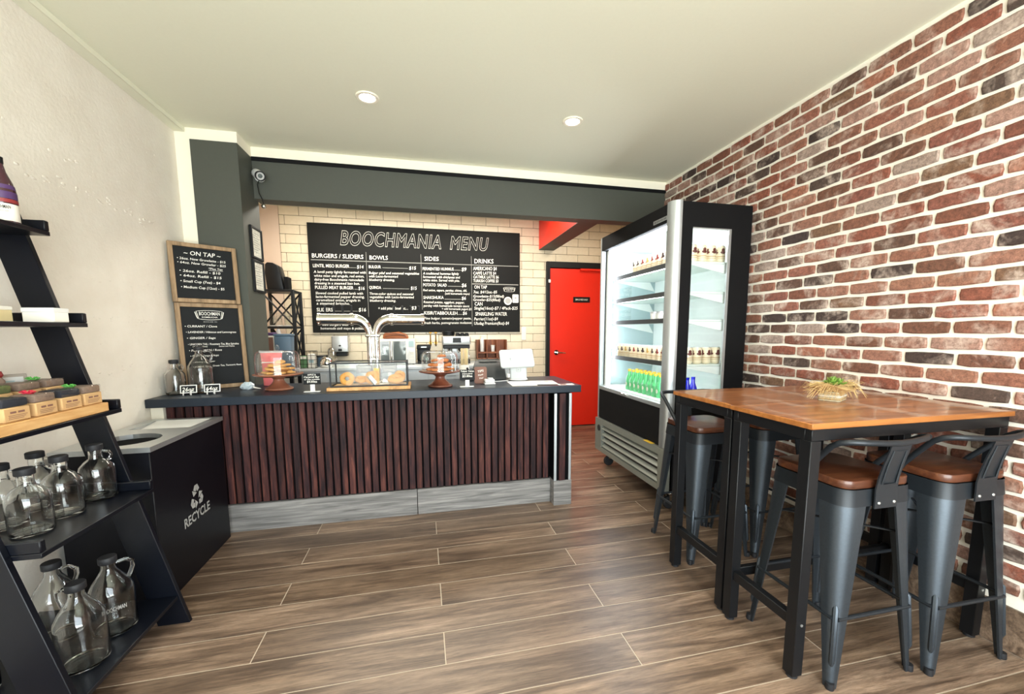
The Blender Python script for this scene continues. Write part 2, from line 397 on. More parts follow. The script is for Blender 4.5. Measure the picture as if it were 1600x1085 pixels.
# plank tiles 1.467 x 0.1733 with 4 mm joints, every second row shifted by half
TP, TL, J = 0.1735, 1.467, 0.0042
shapes = {}
def plank(x0, x1, y0, y1):
    key = (round(x1-x0, 3), round(y1-y0, 3))
    if key not in shapes:
        hx, hy = (x1-x0)/2, (y1-y0)/2
        shapes[key] = MB().box((-hx, -hy, -0.008), (hx, hy, 0)).mesh('tile', M['floor_tile'], bevel=0.0008, smooth=False)
    return link('tile', shapes[key], fl, ((x0+x1)/2, (y0+y1)/2, 0))
for k in range(-20, 20):
    y0 = 1.633+TP*k; y1 = min(y0+TP, YB)
    if y1 < YF+0.05 or y0 > YB-0.02: continue
    off = 0.784 if k % 2 == 0 else 0.053
    xr = XR-0.012 if y0 < 3.5 else 2.75
    x = off-TL*3
    while x < xr:
        a = max(x, -1.72 if y0 > 3.6 else XL); b = min(x+TL, xr)
        if b-a > 0.03: plank(a+J/2, b-J/2, max(y0, YF)+J/2, y1-J/2)
        x += TL
ce = MB().box((-1.95, YF-0.15, H), (3.1, YB+0.1, H+0.12)).build('ceiling', M['ceil']); tag(ce, 'plain cream painted ceiling', kind='structure')
wl = MB().box((XL-0.25, YF-0.15, 0), (XL, 3.345, H)).build('wall_left', M['concrete']); tag(wl, 'rough off-white painted concrete wall', kind='structure')
# board-mark ridges and lumps left by the old formwork
lm = MB(); rr = random.Random(3)
for zc, y0, y1, n, k in ((1.92, 1.7, 3.1, 90, 1.0), (1.52, 2.35, 3.1, 50, 0.7), (1.315, 2.3, 3.1, 40, 0.7), (2.04, 1.9, 2.5, 10, 1.2), (1.05, 2.2, 3.1, 40, 0.7), (0.93, 1.4, 3.1, 40, 0.6), (1.72, 2.8, 3.2, 8, 0.8)):
    for i in range(n):
        y = rr.uniform(y0, y1); r = rr.uniform(0.002, 0.0085)*k
        lm.ball((XL, y, zc+rr.gauss(0, 0.013)+0.02*math.sin(y*3)), (r*0.35, r*rr.uniform(0.8, 3.0), r*rr.uniform(0.6, 1.1)), 7, 4)
for i in range(70):
    r = rr.uniform(0.002, 0.006); lm.ball((XL, rr.uniform(1.2, 3.3), rr.uniform(0.8, 2.5)), (r*0.5, r*1.3, r), 6, 4)
tag(lm.build('plaster_lump', M['concrete'], wl), kind='stuff')
tag(MB().box((XL, YF, 2.603), (-1.515, 3.34, H)).build('trim_1', M['ceil'], bevel=0.002), 'flat painted strip along the top of the concrete wall', kind='structure')

# pillar and beam
wc = MB().box((XL-0.25, 3.345, 0), (-1.207, 3.66, H)).build('wall_column', M['white_paint']); tag(wc, 'white wall end with charcoal cladding', kind='structure')
MB().box((-1.49, 3.334, 0), (-1.204, 3.662, 2.56)).build('panel', M['dark_paint'], wc, bevel=0.002)
bmo = MB().box((-1.205, 3.575, 2.566), (2.9, 3.72, H)).build('beam', M['white_paint']); tag(bmo, 'charcoal ceiling beam with white strip above', kind='structure')
MB().box((-1.205, 3.58, 2.266), (2.9, 3.715, 2.5655)).build('panel', M['dark_paint'], bmo)
MB().box((-1.205, 3.570, 2.538), (2.246, 3.5795, 2.5655)).build('strip', M['black_matte'], bmo)
sf = MB().box((1.461, 3.72, 2.286), (1.650, YB, H)).build('trim_2', M['red']); tag(sf, 'boxed-in red duct above the kitchen door', kind='structure')
MB().box((1.459, 3.72, 2.281), (1.655, YB, 2.2855)).add([(1.6505, 3.72, 2.2855), (1.655, 3.72, 2.2855), (1.655, YB, 2.2855), (1.6505, YB, 2.2855), (1.6505, 3.72, H), (1.655, 3.72, H), (1.655, YB, H), (1.6505, YB, H)],
     [(0, 3, 2, 1), (4, 5, 6, 7), (0, 1, 5, 4), (1, 2, 6, 5), (2, 3, 7, 6), (3, 0, 4, 7)]).build('panel', M['dark_paint'], sf)

# back wall with cream tiles in running bond
wb = MB().box((-1.95, YB+0.008, 0), (3.1, YB+0.15, H)).build('wall_back', M['grout_dark']); tag(wb, 'cream tiled kitchen back wall', kind='structure')
MB().box((-1.95, YB-0.002, 0), (-1.497, YB+0.008, H)).build('plaster_strip', M['pink_plaster'], wb)
tshape = {}
def wall_tile(x0, x1, z0, z1):
    key = (round(x1-x0, 3), round(z1-z0, 3))
    if key not in tshape:
        hx, hz = (x1-x0)/2, (z1-z0)/2
        tshape[key] = MB().box((-hx, 0, -hz), (hx, 0.011, hz)).mesh('tile', M['wall_tile'], bevel=0.003, smooth=False)
    link('tile', tshape[key], wb, ((x0+x1)/2, YB-0.003, (z0+z1)/2))
PT, PH, g = 0.2975, 0.1005, 0.0036
for k in range(-2, 26):
    z1 = 2.54-PH*k+PH; z0 = z1-PH
    z1 = min(z1, H)
    if z1 < 0.3 or z0 > H-0.02: continue
    off = -1.440 if (k % 2 == 1) else -1.440+PT/2
    x = off-PT*2
    while x < 2.75:
        a = max(x, -1.495); b = min(x+PT, 2.75); x += PT
        if z1 < 2.142:                                   # leave the door opening free
            if a >= 1.555 and b <= 2.52: continue
            if a < 1.555 < b: b = 1.555
            if a < 2.52 < b: a = 2.52
        if b-a < 0.015: continue
        if a > -1.19 and b < 1.18 and z0 > 1.28 and z1 < 2.45: continue      # wholly behind the menu board
        if z1 < 0.88 and b < 1.0 and k % 2: continue
        wall_tile(a+g/2, b-g/2, z0+g/2, z1-g/2)
MB().box((XL-0.3, 3.66, 0), (-1.72, YB+0.1, H)).build('wall_kitchen', M['pink_plaster']).__setitem__('kind', 'structure')

# brick wall on the right
wr = MB().box((XR+0.002, YF-0.15, 0), (2.75, 3.62, H)).build('wall_right', M['mortar']); tag(wr, 'red and brown brick wall with white mortar', kind='structure')
MB().box((2.75, 3.62, 0), (2.95, YB+0.1, H)).build('wall_side', M['pink_plaster']).__setitem__('kind', 'structure')
rb = random.Random(11)
def brick_geo(L, hgt, rnd):
    """thin brick face seen along -x: worn outline, chamfered, proud by 6 mm"""
    hl, hh = L/2, hgt/2; n = 4; out = []
    for i in range(n): out.append((-hl+2*hl*i/n, -hh))
    out.append((hl, -hh)); out.append((hl, 0))
    for i in range(n): out.append((hl-2*hl*i/n, hh))
    out.append((-hl, hh)); out.append((-hl, 0))
    jt = lambda a: rnd.uniform(-a, a)
    cor = lambda y, z: 0.0035 if abs(abs(y)-hl) < 1e-6 and abs(abs(z)-hh) < 1e-6 else 0
    back = []; rim = []; top = []
    for y, z in out:
        c = cor(y, z); y2 = y-math.copysign(c, y)+jt(0.0018); z2 = z-math.copysign(c, z)+jt(0.0016)
        back.append((0.006, y2, z2)); rim.append((-0.004+jt(0.0008), y2, z2)); top.append((-0.0072+jt(0.0012), y2*(1-0.005/hl), z2*(1-0.005/hh)))
    m = len(out); vs = back+rim+top+[(-0.0078, jt(0.02), jt(0.004))]
    fs = []
    for i in range(m):
        j = (i+1) % m
        fs += [(i, j, m+j, m+i), (m+i, m+j, 2*m+j, 2*m+i), (2*m+i, 2*m+j, 3*m)]
    return vs, fs
BL, BP, BH = 0.1795, 0.0686, 0.0535
brs = []
for k in range(0, 37):
    top = 2.610-BP*k; zc = top-BH/2
    if top-BH < 0.17: break
    off = 1.307 if k % 2 == 1 else 1.212
    off += rb.uniform(-0.018, 0.018)
    j = int((YF-off)/0.1925)-1; y = off+j*0.1925
    while y < 3.6:
        a, b = y+0.0065, y+0.1925-0.0065; jit = rb.uniform(-0.005, 0.005); b += jit
        y += 0.1925+jit
        if b < YF+0.02: continue
        b = min(b, 3.612)
        if b-a > 0.04: brs.append(((a+b)/2, zc+rb.uniform(-0.0012, 0.0012), b-a))
def brick_size(br):
    y, z, L = br
    p = project((XR, y, z))
    if p is None or not (-40 < p[0] < 1640 and -30 < p[1] < 1115): return 0
    if y > 2.65 and z < 2.10: return 0                                  # behind the drinks fridge
    q0 = project((XR, y-L/2, z)); q1 = project((XR, y+L/2, z)); q2 = project((XR, y, z+0.025)); q3 = project((XR, y, z-0.025))
    if not q0 or not q1: return 0
    return abs(q1[0]-q0[0])*abs(q2[1]-q3[1])
brs.sort(key=brick_size, reverse=True)
bshape = [MB().add(*brick_geo(BL, BH, random.Random(50+i))).mesh('brick', M['brick'], smooth=False) for i in range(14)]
for br in brs[:298]:
    o = link('brick', rb.choice(bshape), wr, (XR, br[0], br[1]))
    o.scale = (1, br[2]/BL, 1)
    if rb.random() < 0.5: o.rotation_euler = (PI, 0, 0)
rest = MB()
for i, br in enumerate(brs[298:]): rest.add(*brick_geo(br[2], BH, random.Random(900+i)), tr(XR, br[0], br[1]))
tag(rest.build('brick', M['brick_i'], wr, smooth=False), kind='stuff')
bs = MB().box((XR-0.004, YF, 0), (XR+0.001, 3.61, 0.176)).build('baseboard_right', M['grout_floor']); tag(bs, 'brown wood-look tile skirting under the bricks', kind='structure')
y = 0.2-TL*2
while y < 3.6:
    a, b = max(y, YF)+0.002, min(y+TL, 3.61)-0.002; y += TL
    if b-a > 0.05: link('tile', MB().box((-0.012, -(b-a)/2, 0.002), (0, (b-a)/2, 0.178)).mesh('tile', M['floor_tile'], bevel=0.0015, smooth=False), bs, (XR-0.002, (a+b)/2, 0)).rotation_euler = (0, 0, 0)

# street side behind the camera: piers round a shop window
wf = MB(); wf.box((-1.9, YF-0.15, 0), (-1.35, YF, H)).box((2.05, YF-0.15, 0), (2.75, YF, H)).box((-1.35, YF-0.15, 2.5), (2.05, YF, H)).box((-1.35, YF-0.15, 0), (2.05, YF, 0.2))
tag(wf.build('wall_front', M['white_paint']), 'wall round the shop window behind the viewer', kind='structure')
w1 = MB()
for x in (-1.35, -0.22, 0.91, 2.0): w1.box((x, YF-0.1, 0.2), (x+0.05, YF-0.04, 2.5))
w1.box((-1.35, YF-0.1, 0.2), (2.05, YF-0.04, 0.25)).box((-1.35, YF-0.1, 2.45), (2.05, YF-0.04, 2.5))
win = w1.build('window_1', M['black']); tag(win, 'black framed shop window behind the viewer', kind='structure')

# kitchen door
dr = bpy.data.objects.new('door_1', None); COL.objects.link(dr); dr.location = (1.60, YB, 0); tag(dr, 'red kitchen door in a black frame', kind='structure')
MB().box((1.552, 5.06, 0), (1.598, 5.125, 2.14)).box((2.475, 5.06, 0), (2.52, 5.125, 2.14)).box((1.598, 5.06, 2.066), (2.475, 5.125, 2.14)).build('frame', M['black'], dr, bevel=0.002, world=True)
MB().box((1.602, 5.08, 0.012), (2.471, 5.12, 2.06)).build('panel', M['red'], dr, bevel=0.002, world=True)
h = MB(); h.cyl((1.69, 5.08, 0.992), (1.69, 5.068, 0.992), 0.032, n=20).cyl((1.69, 5.07, 0.992), (1.69, 5.03, 0.992), 0.013).tube([(1.69, 5.03, 0.992), (1.74, 5.026, 0.99), (1.80, 5.03, 0.984)], [0.012, 0.010, 0.008])
h.build('handle', M['chrome'], dr, world=True)
sg = MB().box((1.915, 5.075, 1.635), (2.145, 5.0805, 1.706)).build('sign', M['black'], dr, world=True)
text('EMPLOYEES ONLY', sg, M['white_ink'], 0.17, 0.020, (0.345, -0.0365, 1.661))
MB().box((1.573, 5.045, 1.875), (1.60, 5.062, 1.915)).build('contact_sensor', M['white'], dr, bevel=0.003, world=True)
MB().box((2.0, 5.045, 2.035), (2.30, 5.079, 2.062)).build('door_closer', M['red'], dr, bevel=0.003, world=True)

# ================================================================ ceiling lamps
def downlight(x, y, label):
    t = thing('ceiling_light', label, 'light', (x, y, H), 0, 'round recessed ceiling lights')
    MB().lathe([(0.066, 0), (0.066, -0.004), (0.062, -0.007), (0.046, -0.006), (0.044, 0.0), (0.044, 0.012), (0.066, 0.012)], 36).build('trim_ring', M['white_paint'], t)
    MB().lathe([(0, -0.0015), (0.0435, -0.0015), (0.0435, 0.004), (0, 0.004)], 28).build('lens', M['lamp'], t)
    d = bpy.data.lights.new('downlight_beam', 'SPOT'); d.energy = 24; d.color = (1, 0.95, 0.86); d.spot_size = math.radians(130); d.spot_blend = 0.8; d.shadow_soft_size = 0.045
    o = bpy.data.objects.new('downlight_beam', d); COL.objects.link(o); o.parent = t; o.location = (0, 0, -0.02)
    return t
downlight(-0.275, 2.705, 'round recessed ceiling light nearer the concrete wall')
downlight(1.0, 2.705, 'round recessed ceiling light nearer the brick wall')
for x in (-0.275, 1.0):
    for y in (1.1, -0.5): downlight(x, y, 'round recessed ceiling light overhead, %s row on the %s wall side' % ('second' if y > 0 else 'third', 'concrete' if x < 0 else 'brick'))

# security camera at the corner of pillar and beam
sc = thing('security_camera', 'white bullet security camera on the charcoal beam beside the pillar', 'camera', (-1.155, 3.58, 2.42))
MB().cyl((0, 0, 0), (0, -0.018, 0), 0.034, n=18).cyl((0, -0.015, 0), (0.01, -0.05, 0.01), 0.012).build('mount', M['white'], sc)
X = tr(0.005, -0.055, 0.004) @ rot('Z', math.radians(32)) @ rot('X', math.radians(114))
MB().lathe([(0, -0.05), (0.026, -0.05), (0.033, -0.044), (0.034, 0.05), (0.030, 0.056), (0.0, 0.056)], 22, X).build('housing', M['white'], sc)
MB().lathe([(0.034, 0.050), (0.0345, 0.066), (0.027, 0.066), (0.027, 0.057)], 22, X).build('hood', M['black'], sc)
MB().lathe([(0, 0.060), (0.022, 0.060), (0.022, 0.0575), (0, 0.0575)], 20, X).lathe([(0, 0.064), (0.010, 0.062), (0.010, 0.06)], 16, X).build('lens', M['smoked'], sc)
MB().lathe([(0.016, 0.0605), (0.019, 0.0625), (0.021, 0.0605)], 22, X).build('lens_ring', M['white'], sc)
MB().tube([(0, -0.02, -0.02), (-0.012, -0.03, -0.06), (-0.005, -0.03, -0.12), (0.012, -0.022, -0.165), (0.018, -0.016, -0.20)], 0.0035, 6).build('cable', M['black'], sc)
MB().ball((0.018, -0.022, -0.212), 0.017, 12, 8).build('cable_grommet', M['chrome'], sc)

# certificates on the pillar side
for i, (z, lab) in enumerate(((1.927, 'upper black framed certificate on the pillar side'), (1.684, 'lower black framed certificate on the pillar side'))):
    t = thing('framed_certificate', lab, 'picture', (-1.2035, 3.535, z), 0, 'framed certificates on the pillar')
    fr = MB(); w, hh = 0.105, 0.117
    fr.box((0, -w, -hh), (0.016, -w+0.016, hh)).box((0, w-0.016, -hh), (0.016, w, hh)).box((0, -w+0.016, hh-0.016), (0.016, w-0.016, hh)).box((0, -w+0.016, -hh), (0.016, w-0.016, -hh+0.016))
    fr.build('frame', M['black'], t, bevel=0.002)
    pp = MB().box((0.001, -w+0.015, -hh+0.015), (0.006, w-0.015, hh-0.015)).build('sheet', M['paper'], t)
    MB().box((0.009, -w+0.015, -hh+0.015), (0.0105, w-0.015, hh-0.015)).build('glass', M['pane'], t)
    ln = MB()
    for q in range(9): ln.box((0.006, -0.06+0.02*(q % 3 == 0), 0.07-q*0.017), (0.0066, 0.06-0.025*(q % 2), 0.074-q*0.017))
    ln.build('print_line', M['grey_ink'], pp)

# ================================================================ LADDER SHELF AND WHAT STANDS ON IT
def edge_x(z): return -1.031-0.2457*z
def ladder_shelf(label, dy):
    t = thing('ladder_shelf', label, 'shelf', (-1.30, 1.68+dy, 0), 0)
    L = Vector((1.30, -1.68, 0))
    for y0 in (1.402, 1.945):
        poly = [(edge_x(0)-0.122, 0), (edge_x(0), 0), (edge_x(1.76), 1.76), (edge_x(1.76)-0.105, 1.76)]
        m = MB(); vs = [(x, y, z) for y in (y0, y0+0.02) for x, z in poly]
        m.add(vs, [(0, 1, 2, 3), (7, 6, 5, 4), (0, 4, 5, 1), (1, 5, 6, 2), (2, 6, 7, 3), (3, 7, 4, 0)], tr(*L)); m.build('side_panel', M['shelf_black'], t, bevel=0.0015)
    for z, xf in ((1.645, -1.354), (1.305, -1.271), (0.965, -1.192), (0.622, -1.112), (0.132, -1.066)):
        b = MB().box((-1.565, 1.4225, z-0.016), (xf, 1.9445, z), tr(*L)).build('shelf_board', M['shelf_black'], t, bevel=0.0015)
        if z > 0.2:
            for y0 in (1.4225, 1.9245):
                MB().box((-1.565, y0, z), (xf, y0+0.02, z+0.038), tr(*L)).build('end_lip', M['shelf_black'], b, bevel=0.003)
    return t
ladder_shelf('black ladder shelf holding tea boxes and glass jugs, beside the recycling bin', 0)

# plum coloured bottle on the top shelf
t = thing('drink_bottle', 'plum drink bottle with white printed label on the top shelf', 'bottle', (-1.422, 1.862, 1.6456))
MB().lathe([(0, 0), (0.033, 0), (0.036, 0.006), (0.036, 0.115), (0.030, 0.145), (0.018, 0.18), (0.0135, 0.205), (0.0135, 0.225), (0, 0.225)], 28).build('body', M['plum'], t)
MB().lathe([(0.0365, 0.012), (0.0365, 0.070)], 28).build('label', M['paper'], t)
MB().lathe([(0.0365, 0.088), (0.0365, 0.108), (0.033, 0.135)], 28).build('neck_label', M['purple'], t)
MB().lathe([(0.0368, 0.074), (0.0368, 0.086)], 28).build('band', M['emblem_red'], t)
MB().lathe([(0.0145, 0.208), (0.015, 0.23), (0, 0.231)], 20).build('cap', M['black'], t)
a = math.radians(-62); nx, ny = math.cos(a), math.sin(a)
text('BOOCHMAN', t, M['black_ink'], 0.046, 0.011, (0.0385*nx, 0.0385*ny, 0.052), (-ny, nx, 0), align='C')
text('KOMBUCHA', t, M['grey_ink'], 0.036, 0.006, (0.0385*nx, 0.0385*ny, 0.041), (-ny, nx, 0), align='C')

# cards and box on the second shelf
t = thing('paper_box', 'white folded card box at the end of the second shelf', 'box', (-1.340, 1.86, 1.3056), math.radians(-3))
MB().box((-0.049, -0.03, 0), (0.049, 0.03, 0.050)).build('body', M['paper'], t, bevel=0.002)
MB().box((-0.050, -0.0315, 0.036), (0.050, 0.0315, 0.052)).build('lid', M['white'], t, bevel=0.001)
t = thing('card_box', 'small cream card box on the second shelf at the edge of the photo', 'box', (-1.475, 1.84, 1.3056), math.radians(-8))
MB().box((-0.035, -0.03, 0), (0.03, 0.03, 0.056)).build('body', plain('cream_card', '#ecd9a6', 0.8, var=0.04), t, bevel=0.002)
MB().box((-0.036, -0.031, 0.044), (0.031, 0.031, 0.0575)).build('lid', M['paper'], t, bevel=0.001)
t = thing('paper_sheet', 'loose white paper sheet lying between card box and white box', 'paper', (-1.40, 1.755, 1.3056), math.radians(12))
MB().box((-0.05, -0.04, 0), (0.05, 0.04, 0.0012)).build('sheet', M['paper'], t)
MB().box((-0.045, -0.034, 0.0012), (0.038, 0.036, 0.0022), rot('Z', 0.15)).build('sheet', M['white'], t)

# tray of tea boxes on the third shelf
t = thing('tea_tray', 'stepped pale wood tray holding the tea boxes on the third shelf', 'tray', (-1.30, 1.66, 0.9658))
MB().box((-0.195, -0.216, 0.0), (0.103, 0.225, 0.034)).build('base', M['tray_wood'], t, bevel=0.002)
MB().box((-0.195, -0.216, 0.0345), (-0.005, 0.225, 0.062)).build('step', M['tray_wood'], t, bevel=0.002)
def tea_box(x, y, z, fill, label, rz=0):
    t = thing('tea_box', label, 'box', (x, y, z), rz, 'kraft tea boxes on the wooden tray')
    MB().box((-0.036, -0.041, 0), (0.036, 0.041, 0.044)).build('sleeve', M['kraft'], t, bevel=0.003)
    MB().box((-0.0345, -0.0395, 0.044), (0.0345, 0.0395, 0.0705)).build('contents', M[fill], t, bevel=0.006, seg=2)
    MB().box((-0.036, -0.041, 0.044), (0.036, 0.041, 0.072)).build('clear_lid', M['pane'], t, bevel=0.003)
    ln = MB()
    for q, (w0, w1) in enumerate(((-0.022, -0.004), (0.002, 0.022))): ln.box((0.0362, w0, 0.026), (0.0366, w1, 0.032))
    for q in range(3): ln.box((0.0362, -0.028, 0.019-q*0.005), (0.0366, 0.030-q*0.006, 0.0205-q*0.005))
    ln.build('print_line', M['brown_card'], t); return t
fr = [(1.838, 'tea', 'tea box at the far end of the tray front row'), (1.742, 'tea_dark', 'tea box with nearly black leaves in the tray front row'), (1.640, 'tea', 'brown tea box in front row under the red ribbon'), (1.540, 'tea_dark', 'grey tea box in front row nearest the photo edge')]
for y, f, lab in fr: tea_box(-1.247, y, 1.0002, f, lab, random.uniform(-0.05, 0.05))
for y, f, lab in ((1.836, 'tea', 'back-row tea box beside the shelf side panel'), (1.735, 'tea', 'back-row tea box with brown leaves, second from the panel'), (1.63, 'tea_green', 'back-row tea box with green leaves')): tea_box(-1.355, y, 1.0282, f, lab, random.uniform(-0.05, 0.05))
def bow(x, y, z, m, label):
    t = thing('ribbon_bow', label, 'ribbon', (x, y, z))
    b = MB()
    for k in (0, 1):
        for s in (-1, 1):
            b.tube([(0, 0, 0.003), (s*0.009, k*0.008-0.004, 0.011), (s*0.018, k*0.010-0.005, 0.007), (s*0.011, k*0.005, 0.002), (0, 0, 0.003)], 0.0022, 6)
    b.build('loop', M[m], t); MB().ball((0, 0, 0.004), 0.004, 8, 6).build('knot', M[m], t)
bow(-1.25, 1.63, 1.0715, 'red_ribbon', 'red ribbon bow on a front-row tea box')
bow(-1.25, 1.79, 1.0715, 'green_ribbon', 'green ribbon bow between dark and brown tea boxes')
bow(-1.36, 1.80, 1.100, 'green_ribbon', 'green ribbon bow on the back-row tea boxes')
for y, lab in ((1.82, 'clear sign holder standing at the back of the tea tray'), (1.70, 'clear sign holder at the tray back, partly outside the photo')):
    t = thing('sign_holder', lab, 'sign', (-1.455, y, 1.0282), math.radians(-38), 'sign holders behind the tea boxes')
    MB().box((-0.006, -0.052, 0), (0.006, 0.052, 0.092)).build('holder', plain('greige_acrylic', '#a99f92', 0.3, var=0.05), t, bevel=0.002)
    c = MB().box((0.0062, -0.042, 0.050), (0.0075, 0.042, 0.082)).build('card', M['white'], t)
    MB().box((0.0076, -0.032, 0.064), (0.008, 0.02, 0.069)).build('print_line', M['teal_print'], c)
t = thing('red_topped_pouch', 'small pouch with red top between the clear sign holders', 'pouch', (-1.43, 1.765, 1.0282))
MB().lathe([(0, 0), (0.017, 0), (0.019, 0.03), (0.016, 0.075), (0.008, 0.088), (0, 0.09)], 14).build('body', plain('pouch', '#8d7566', 0.5), t)
MB().lathe([(0.009, 0.086), (0.014, 0.094), (0.010, 0.108), (0, 0.110)], 12).build('tie', M['emblem_red'], t)

# glass jugs
def jug_small(name='glass_growler'):
    t = thing(name, 'x', 'jug', (0, 0, 0))
    MB().lathe([(0, 0.004), (0.030, 0.002), (0.044, 0.0), (0.050, 0.004), (0.0525, 0.012), (0.0525, 0.118), (0.049, 0.132), (0.034, 0.150), (0.0215, 0.160), (0.0195, 0.172), (0.0195, 0.196), (0.0215, 0.199), (0.0215, 0.206), (0.017, 0.206), (0.0165, 0.172), (0.0185, 0.158), (0.031, 0.147), (0.046, 0.130), (0.0493, 0.116), (0.0493, 0.018), (0.046, 0.010), (0.030, 0.008), (0, 0.009)], 40).build('body', M['jug'], t)
    MB().lathe([(0.0235, 0.194), (0.0245, 0.196), (0.0245, 0.214), (0.0225, 0.216), (0, 0.216)], 26).build('cap', M['rubber'], t)
    MB().tube([(0.020, 0, 0.186), (0.038, 0, 0.184), (0.045, 0, 0.170), (0.040, 0, 0.154), (0.032, 0, 0.150)], 0.0045, 8).build('handle', M['jug'], t)
    a0 = -0.5
    v = [(0.0529*math.cos(a0+0.08*i), 0.0529*math.sin(a0+0.08*i), z) for i in range(12) for z in (0.062, 0.085)]
    return t
js = jug_small(); js_k = children(js)
spots = [(-1.252, 1.872, 0.4, 'short glass jug with black cap standing alone by the shelf side panel'),
         (-1.262, 1.725, 2.6, 'short glass jug in the front row, second from the side panel'),
         (-1.255, 1.588, 2.2, 'short glass jug in the front row nearest the viewer'),
         (-1.385, 1.80, 0.9, 'short glass jug at the back against the white wall'),
         (-1.375, 1.655, 0.6, 'short glass jug at the back, cut by the photo edge')]
for i, (x, y, rz, lab) in enumerate(spots):
    if i == 0: js.location = (x, y, 0.6226); js.rotation_euler = (0, 0, rz); js['label'] = lab; js['group'] = 'short glass jugs on the fourth shelf'
    else: copy_tree(js, (x, y, 0.6226), rz, lab, 'short glass jugs on the fourth shelf', js_k)
def jug_big():
    t = thing('large_glass_growler', 'x', 'jug', (0, 0, 0))
    MB().lathe([(0, 0.006), (0.045, 0.003), (0.058, 0.0), (0.065, 0.006), (0.067, 0.016), (0.067, 0.150), (0.064, 0.172), (0.050, 0.200), (0.034, 0.225), (0.024, 0.243), (0.021, 0.255), (0.021, 0.272), (0.024, 0.275), (0.024, 0.283), (0.019, 0.283), (0.0175, 0.255), (0.0205, 0.241), (0.0305, 0.223), (0.0468, 0.198), (0.0605, 0.170), (0.0635, 0.149), (0.0635, 0.022), (0.060, 0.012), (0.045, 0.010), (0, 0.012)], 44).build('body', M['jug'], t)
    MB().tube([(0.022, 0, 0.262), (0.048, 0, 0.268), (0.066, 0, 0.255), (0.066, 0, 0.232), (0.056, 0, 0.205), (0.052, 0, 0.196)], [0.006, 0.0065, 0.007, 0.007, 0.0065, 0.006], 10).build('handle', M['jug'], t)
    MB().lathe([(0.0255, 0.270), (0.027, 0.272), (0.027, 0.292), (0.025, 0.295), (0, 0.295)], 26).build('cap', M['rubber'], t)
    a0 = math.radians(-80)
    text('BOOCHMAN', t, M['grey_ink'], 0.06, 0.016, (0.069*math.cos(a0), 0.069*math.sin(a0), 0.105), (-math.sin(a0), math.cos(a0), 0), align='C')
    return t
jb = jug_big(); jb_k = children(jb)
for i, (x, y, z, rz, lab) in enumerate([(-1.185, 1.768, 0.1326, 0.5, 'tall looped-handle glass jug on the lowest shelf, nearest the bin'), (-1.17, 1.598, 0.1326, 2.9, 'tall looped-handle glass jug on the lowest shelf, front and centre'),
        (-1.36, 1.77, 0.1326, 0.2, 'tall glass jug behind the front two on the lowest shelf'), (-1.415, 1.510, 0.1326, 0.3, 'tall glass jug on the lowest shelf seen past the near side panel')]):
    if i == 0: jb.location = (x, y, z); jb.rotation_euler = (0, 0, rz); jb['label'] = lab; jb['group'] = 'tall glass jugs on the lowest shelves'
    else: copy_tree(jb, (x, y, z), rz, lab, 'tall glass jugs on the lowest shelves', jb_k)

# ================================================================ RECYCLING BIN
t = thing('recycling_bin', 'black steel recycling bin with a brushed steel top beside the counter', 'bin', (-1.375, 2.425, 0))
MB().box((-0.180, -0.335, 0.0), (0.177, 0.335, 0.738)).build('body', M['bin_black'], t, bevel=0.003)
def hole_plate(x0, x1, y0, y1, cx, cy, rx, ry, z0, z1, n=32):
    m = MB(); o = []; c = []
    for i in range(n):
        a = 2*PI*i/n; dx, dy = math.cos(a), math.sin(a)
        c.append((cx+rx*dx, cy+ry*dy))
        s = min(((x1-cx) if dx > 0 else (cx-x0))/max(abs(dx), 1e-6), ((y1-cy) if dy > 0 else (cy-y0))/max(abs(dy), 1e-6)); o.append((cx+s*dx, cy+s*dy))
    for cxr, cyr in ((x0, y0), (x1, y0), (x1, y1), (x0, y1)):
        k = min(range(n), key=lambda q: (o[q][0]-cxr)**2+(o[q][1]-cyr)**2); o[k] = (cxr, cyr)
    vs = [(x, y, z1) for x, y in o]+[(x, y, z1) for x, y in c]+[(x, y, z0) for x, y in c]+[(x, y, z0) for x, y in o]
    fs = []
    for i in range(n):
        j = (i+1) % n; fs += [(i, j, n+j, n+i), (n+i, n+j, 2*n+j, 2*n+i), (2*n+i, 2*n+j, 3*n+j, 3*n+i), (3*n+i, 3*n+j, j, i)]
    return m.add(vs, fs)
GAP = M['gap']
tp = hole_plate(-0.187, 0.185, -0.342, 0.02, 0.0, -0.165, 0.125, 0.125, 0.739, 0.762)
tp.box((-0.187, 0.02, 0.739), (-0.135, 0.342, 0.762)).box((0.145, 0.02, 0.739), (0.185, 0.342, 0.762)).box((-0.135, 0.30, 0.739), (0.145, 0.342, 0.762)).box((-0.135, 0.02, 0.739), (0.145, 0.065, 0.762))
tp.build('top', M['steel'], t, smooth=False)
MB().lathe([(0, 0.7395), (0.126, 0.7395), (0.126, 0.742)], 30, tr(0.0, -0.165, 0)).build('round_opening_shade', GAP, t)  # black disc just under the plate, painting in the dark of the hole
MB().box((-0.134, 0.066, 0.7385), (0.144, 0.299, 0.741)).build('slot_opening_shade', GAP, t)  # black sheet standing in for the shade inside the slot
MB().add([(-0.134, 0.155, 0.742), (0.144, 0.155, 0.742), (0.144, 0.299, 0.760), (-0.134, 0.299, 0.760), (-0.134, 0.155, 0.7412), (0.144, 0.155, 0.7412), (0.144, 0.299, 0.7412), (-0.134, 0.299, 0.7412)], [(0, 1, 2, 3), (7, 6, 5, 4), (0, 4, 5, 1), (1, 5, 6, 2), (2, 6, 7, 3), (3, 7, 4, 0)]).build('slot_flap', M['white'], t)
text('RECYCLE', t, M['grey_ink'], 0.252, 0.047, (0.1785, -0.132, 0.279), (0, 1, 0), outline=-0.022)
